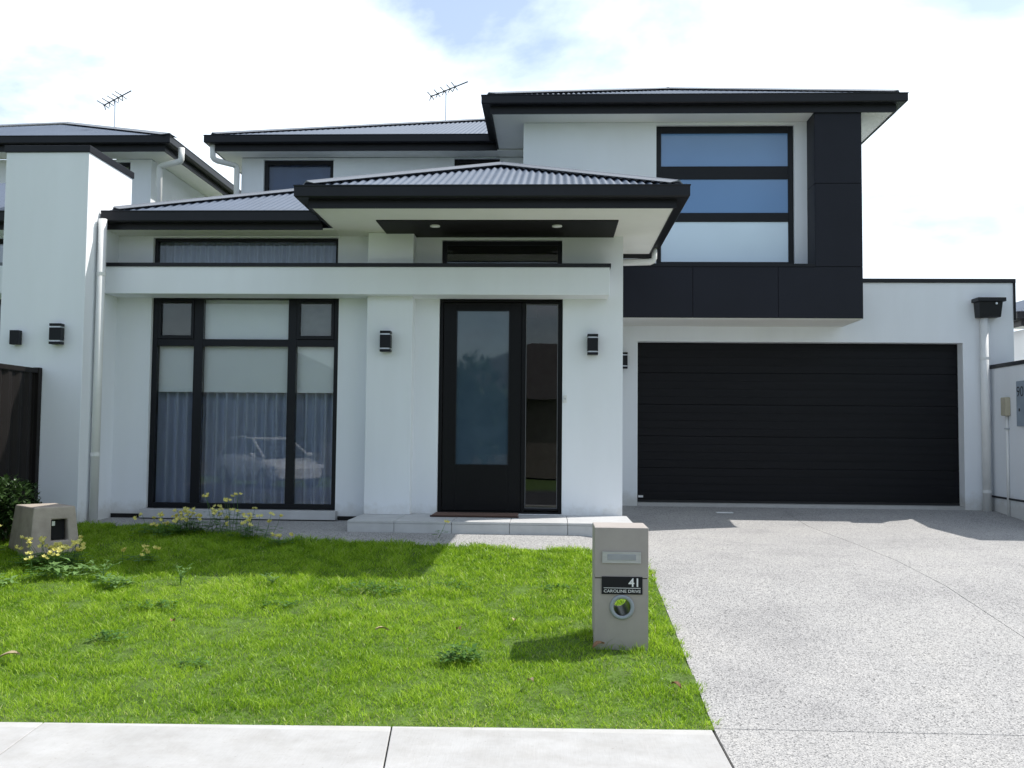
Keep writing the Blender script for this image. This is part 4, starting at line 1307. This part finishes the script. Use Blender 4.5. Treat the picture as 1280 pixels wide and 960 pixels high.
# ------------------------------------------------------------------ across the street (seen in the glass)
OH = thing('opposite_house', 'cream brick house across the street reflected in the window glass', 'house', (2, -19, -0.1))
wall_xz('wall', -6, 12, -0.1, 3.0, -16.2, -16.0, [(-4, -1.5, 0.8, 2.4), (1, 2, 0, 2.3), (5, 9, 0.8, 2.4)], M['brick'], OH)
box('wall', -6, 12, -26, -16.3, -0.1, 3.0, M['brick'], OH)
bm = bmesh.new()
a = [(-6.6, -15.4, 3.0), (12.6, -15.4, 3.0), (12.6, -26.6, 3.0), (-6.6, -26.6, 3.0)]
b = [(-1.0, -21, 5.7), (7.0, -21, 5.7)]
va = [bm.verts.new(p) for p in a]; vb = [bm.verts.new(p) for p in b]
bm.faces.new((va[0], va[1], vb[1], vb[0])); bm.faces.new((va[1], va[2], vb[1])); bm.faces.new((va[2], va[3], vb[0], vb[1])); bm.faces.new((va[3], va[0], vb[0])); bm.faces.new(va[::-1])
link('roof', bm, M['rooftile'], OH)
for x0, x1 in ((-4, -1.5), (5, 9)):
    fixed_window(x0, x1, 0.8, 2.4, -16.18, M['darkglass'], 0.06, OH)
OH2 = thing('opposite_house', 'brown brick house further left across the street reflected in the big window', 'house', (-16, -19, -0.1))
wall_xz('wall', -24, -7.6, -0.1, 3.0, -15.2, -15.0, [(-22, -19, 0.8, 2.4), (-14, -13, 0, 2.3), (-11.5, -9, 0.8, 2.4)], M['brick'], OH2)
box('wall', -24, -7.6, -25, -15.3, -0.1, 3.0, M['brick'], OH2)
bm = bmesh.new()
a = [(-24.6, -14.4, 3.0), (-7.0, -14.4, 3.0), (-7.0, -25.6, 3.0), (-24.6, -25.6, 3.0)]
b = [(-19.5, -20, 5.4), (-12.0, -20, 5.4)]
va = [bm.verts.new(p) for p in a]; vb = [bm.verts.new(p) for p in b]
bm.faces.new((va[0], va[1], vb[1], vb[0])); bm.faces.new((va[1], va[2], vb[1])); bm.faces.new((va[2], va[3], vb[0], vb[1])); bm.faces.new((va[3], va[0], vb[0])); bm.faces.new(va[::-1])
link('roof', bm, M['rooftile'], OH2)
for x0, x1 in ((-22, -19), (-11.5, -9)):
    fixed_window(x0, x1, 0.8, 2.4, -15.18, M['darkglass'], 0.06, OH2)
random.seed(3)
for x, y, h, w, lb in ((-27, -26, 4.2, 2.6, 'bushy street tree across the road, left in the reflection'), (-38, -28, 5.0, 3.4, 'large street tree across the road, far left in the reflection'), (16, -22, 5.5, 3.0, 'street tree across the road, right in the reflection'), (-3.4, -13.6, 4.6, 1.9, 'street tree across the road, seen in the front door glass')):
    shrub('street_tree', x, y, 0, w, w, h, 2600, lb, 'tree', 0.42, 'tree', 'street trees across the road')

CAR = local(thing('parked_car', 'white hatchback parked across the street reflected in the big window', 'car', (-8.9, -7.8, -0.10), R(46)))
secs = [(-2.05, 0.45, 0.80, 0.80), (-1.95, 0.28, 0.95, 0.84), (-1.2, 0.2, 1.0, 0.88), (0.5, 0.2, 0.98, 0.88), (0.95, 0.2, 0.93, 0.87), (1.7, 0.25, 0.80, 0.83), (2.05, 0.32, 0.62, 0.72)]
bm = bmesh.new(); rings = []
for x, z0, z1, w in secs:
    rings.append([bm.verts.new((x, s * w * k, z)) for s, k, z in ((-1, .92, z0), (-1, 1, z0 + (z1 - z0) * .35), (-1, .98, z0 + (z1 - z0) * .75), (-1, .88, z1), (1, .88, z1), (1, .98, z0 + (z1 - z0) * .75), (1, 1, z0 + (z1 - z0) * .35), (1, .92, z0))])
for p, q in zip(rings, rings[1:]):
    for k in range(8): bm.faces.new((p[k], p[(k + 1) % 8], q[(k + 1) % 8], q[k])).smooth = True
bm.faces.new(rings[0][::-1]); bm.faces.new(rings[-1])
link('body', bm, M['carpaint'], CAR)
bm = bmesh.new(); rings = []
for x, z1, w in ((-1.9, 0.96, .70), (-1.55, 1.42, .60), (-0.6, 1.52, .62), (0.2, 1.46, .60), (1.15, 0.93, .72)):
    rings.append([bm.verts.new(p) for p in ((x, -.76, 0.93), (x, -w, z1), (x, w, z1), (x, .76, 0.93))])
for p, q in zip(rings, rings[1:]):
    for k in range(3): bm.faces.new((p[k], p[k + 1], q[k + 1], q[k]))
link('cabin_glass', bm, M['darkglass'], CAR)
bm = bmesh.new()
for s in (-1, 1):
    tube(bm, [(-1.9, s * .72, 0.97), (-1.55, s * .62, 1.44), (-0.6, s * .64, 1.54), (0.2, s * .62, 1.48), (1.15, s * .74, 0.95)], 0.04, 6)
    tube(bm, [(-0.5, s * .70, 0.97), (-0.5, s * .64, 1.53)], 0.04, 6)
bx(bm, -1.5, 0.2, -.60, .60, 1.475, 1.545)
link('pillar', bm, M['carpaint'], CAR)
for x in (-1.3, 1.3):
    for s in (-1, 1):
        bm = bmesh.new(); tube(bm, [(x, s * 0.70, 0.31), (x, s * 0.90, 0.31)], 0.31, 24)
        wl = link('wheel', bm, M['rubber'], CAR)
        bm = bmesh.new(); tube(bm, [(x, s * 0.895, 0.31), (x, s * 0.91, 0.31)], 0.2, 20)
        link('rim', bm, M['steel'], wl)
for s in (-1, 1):
    bm = bmesh.new(); bx(bm, 1.72, 1.98, s * .72 - .09, s * .72 + .09, 0.60, 0.72); link('headlight', bm, M['white'], CAR, bevel=0.03)
    bm = bmesh.new(); bx(bm, 0.75, 0.88, s * .97 - .09, s * .97 + .09, 0.93, 1.05); link('mirror', bm, M['carpaint'], CAR, bevel=0.03)

# only helper keys, not wanted on the finished objects
for o in bpy.data.objects:
    if 'rot' in o: del o['rot']
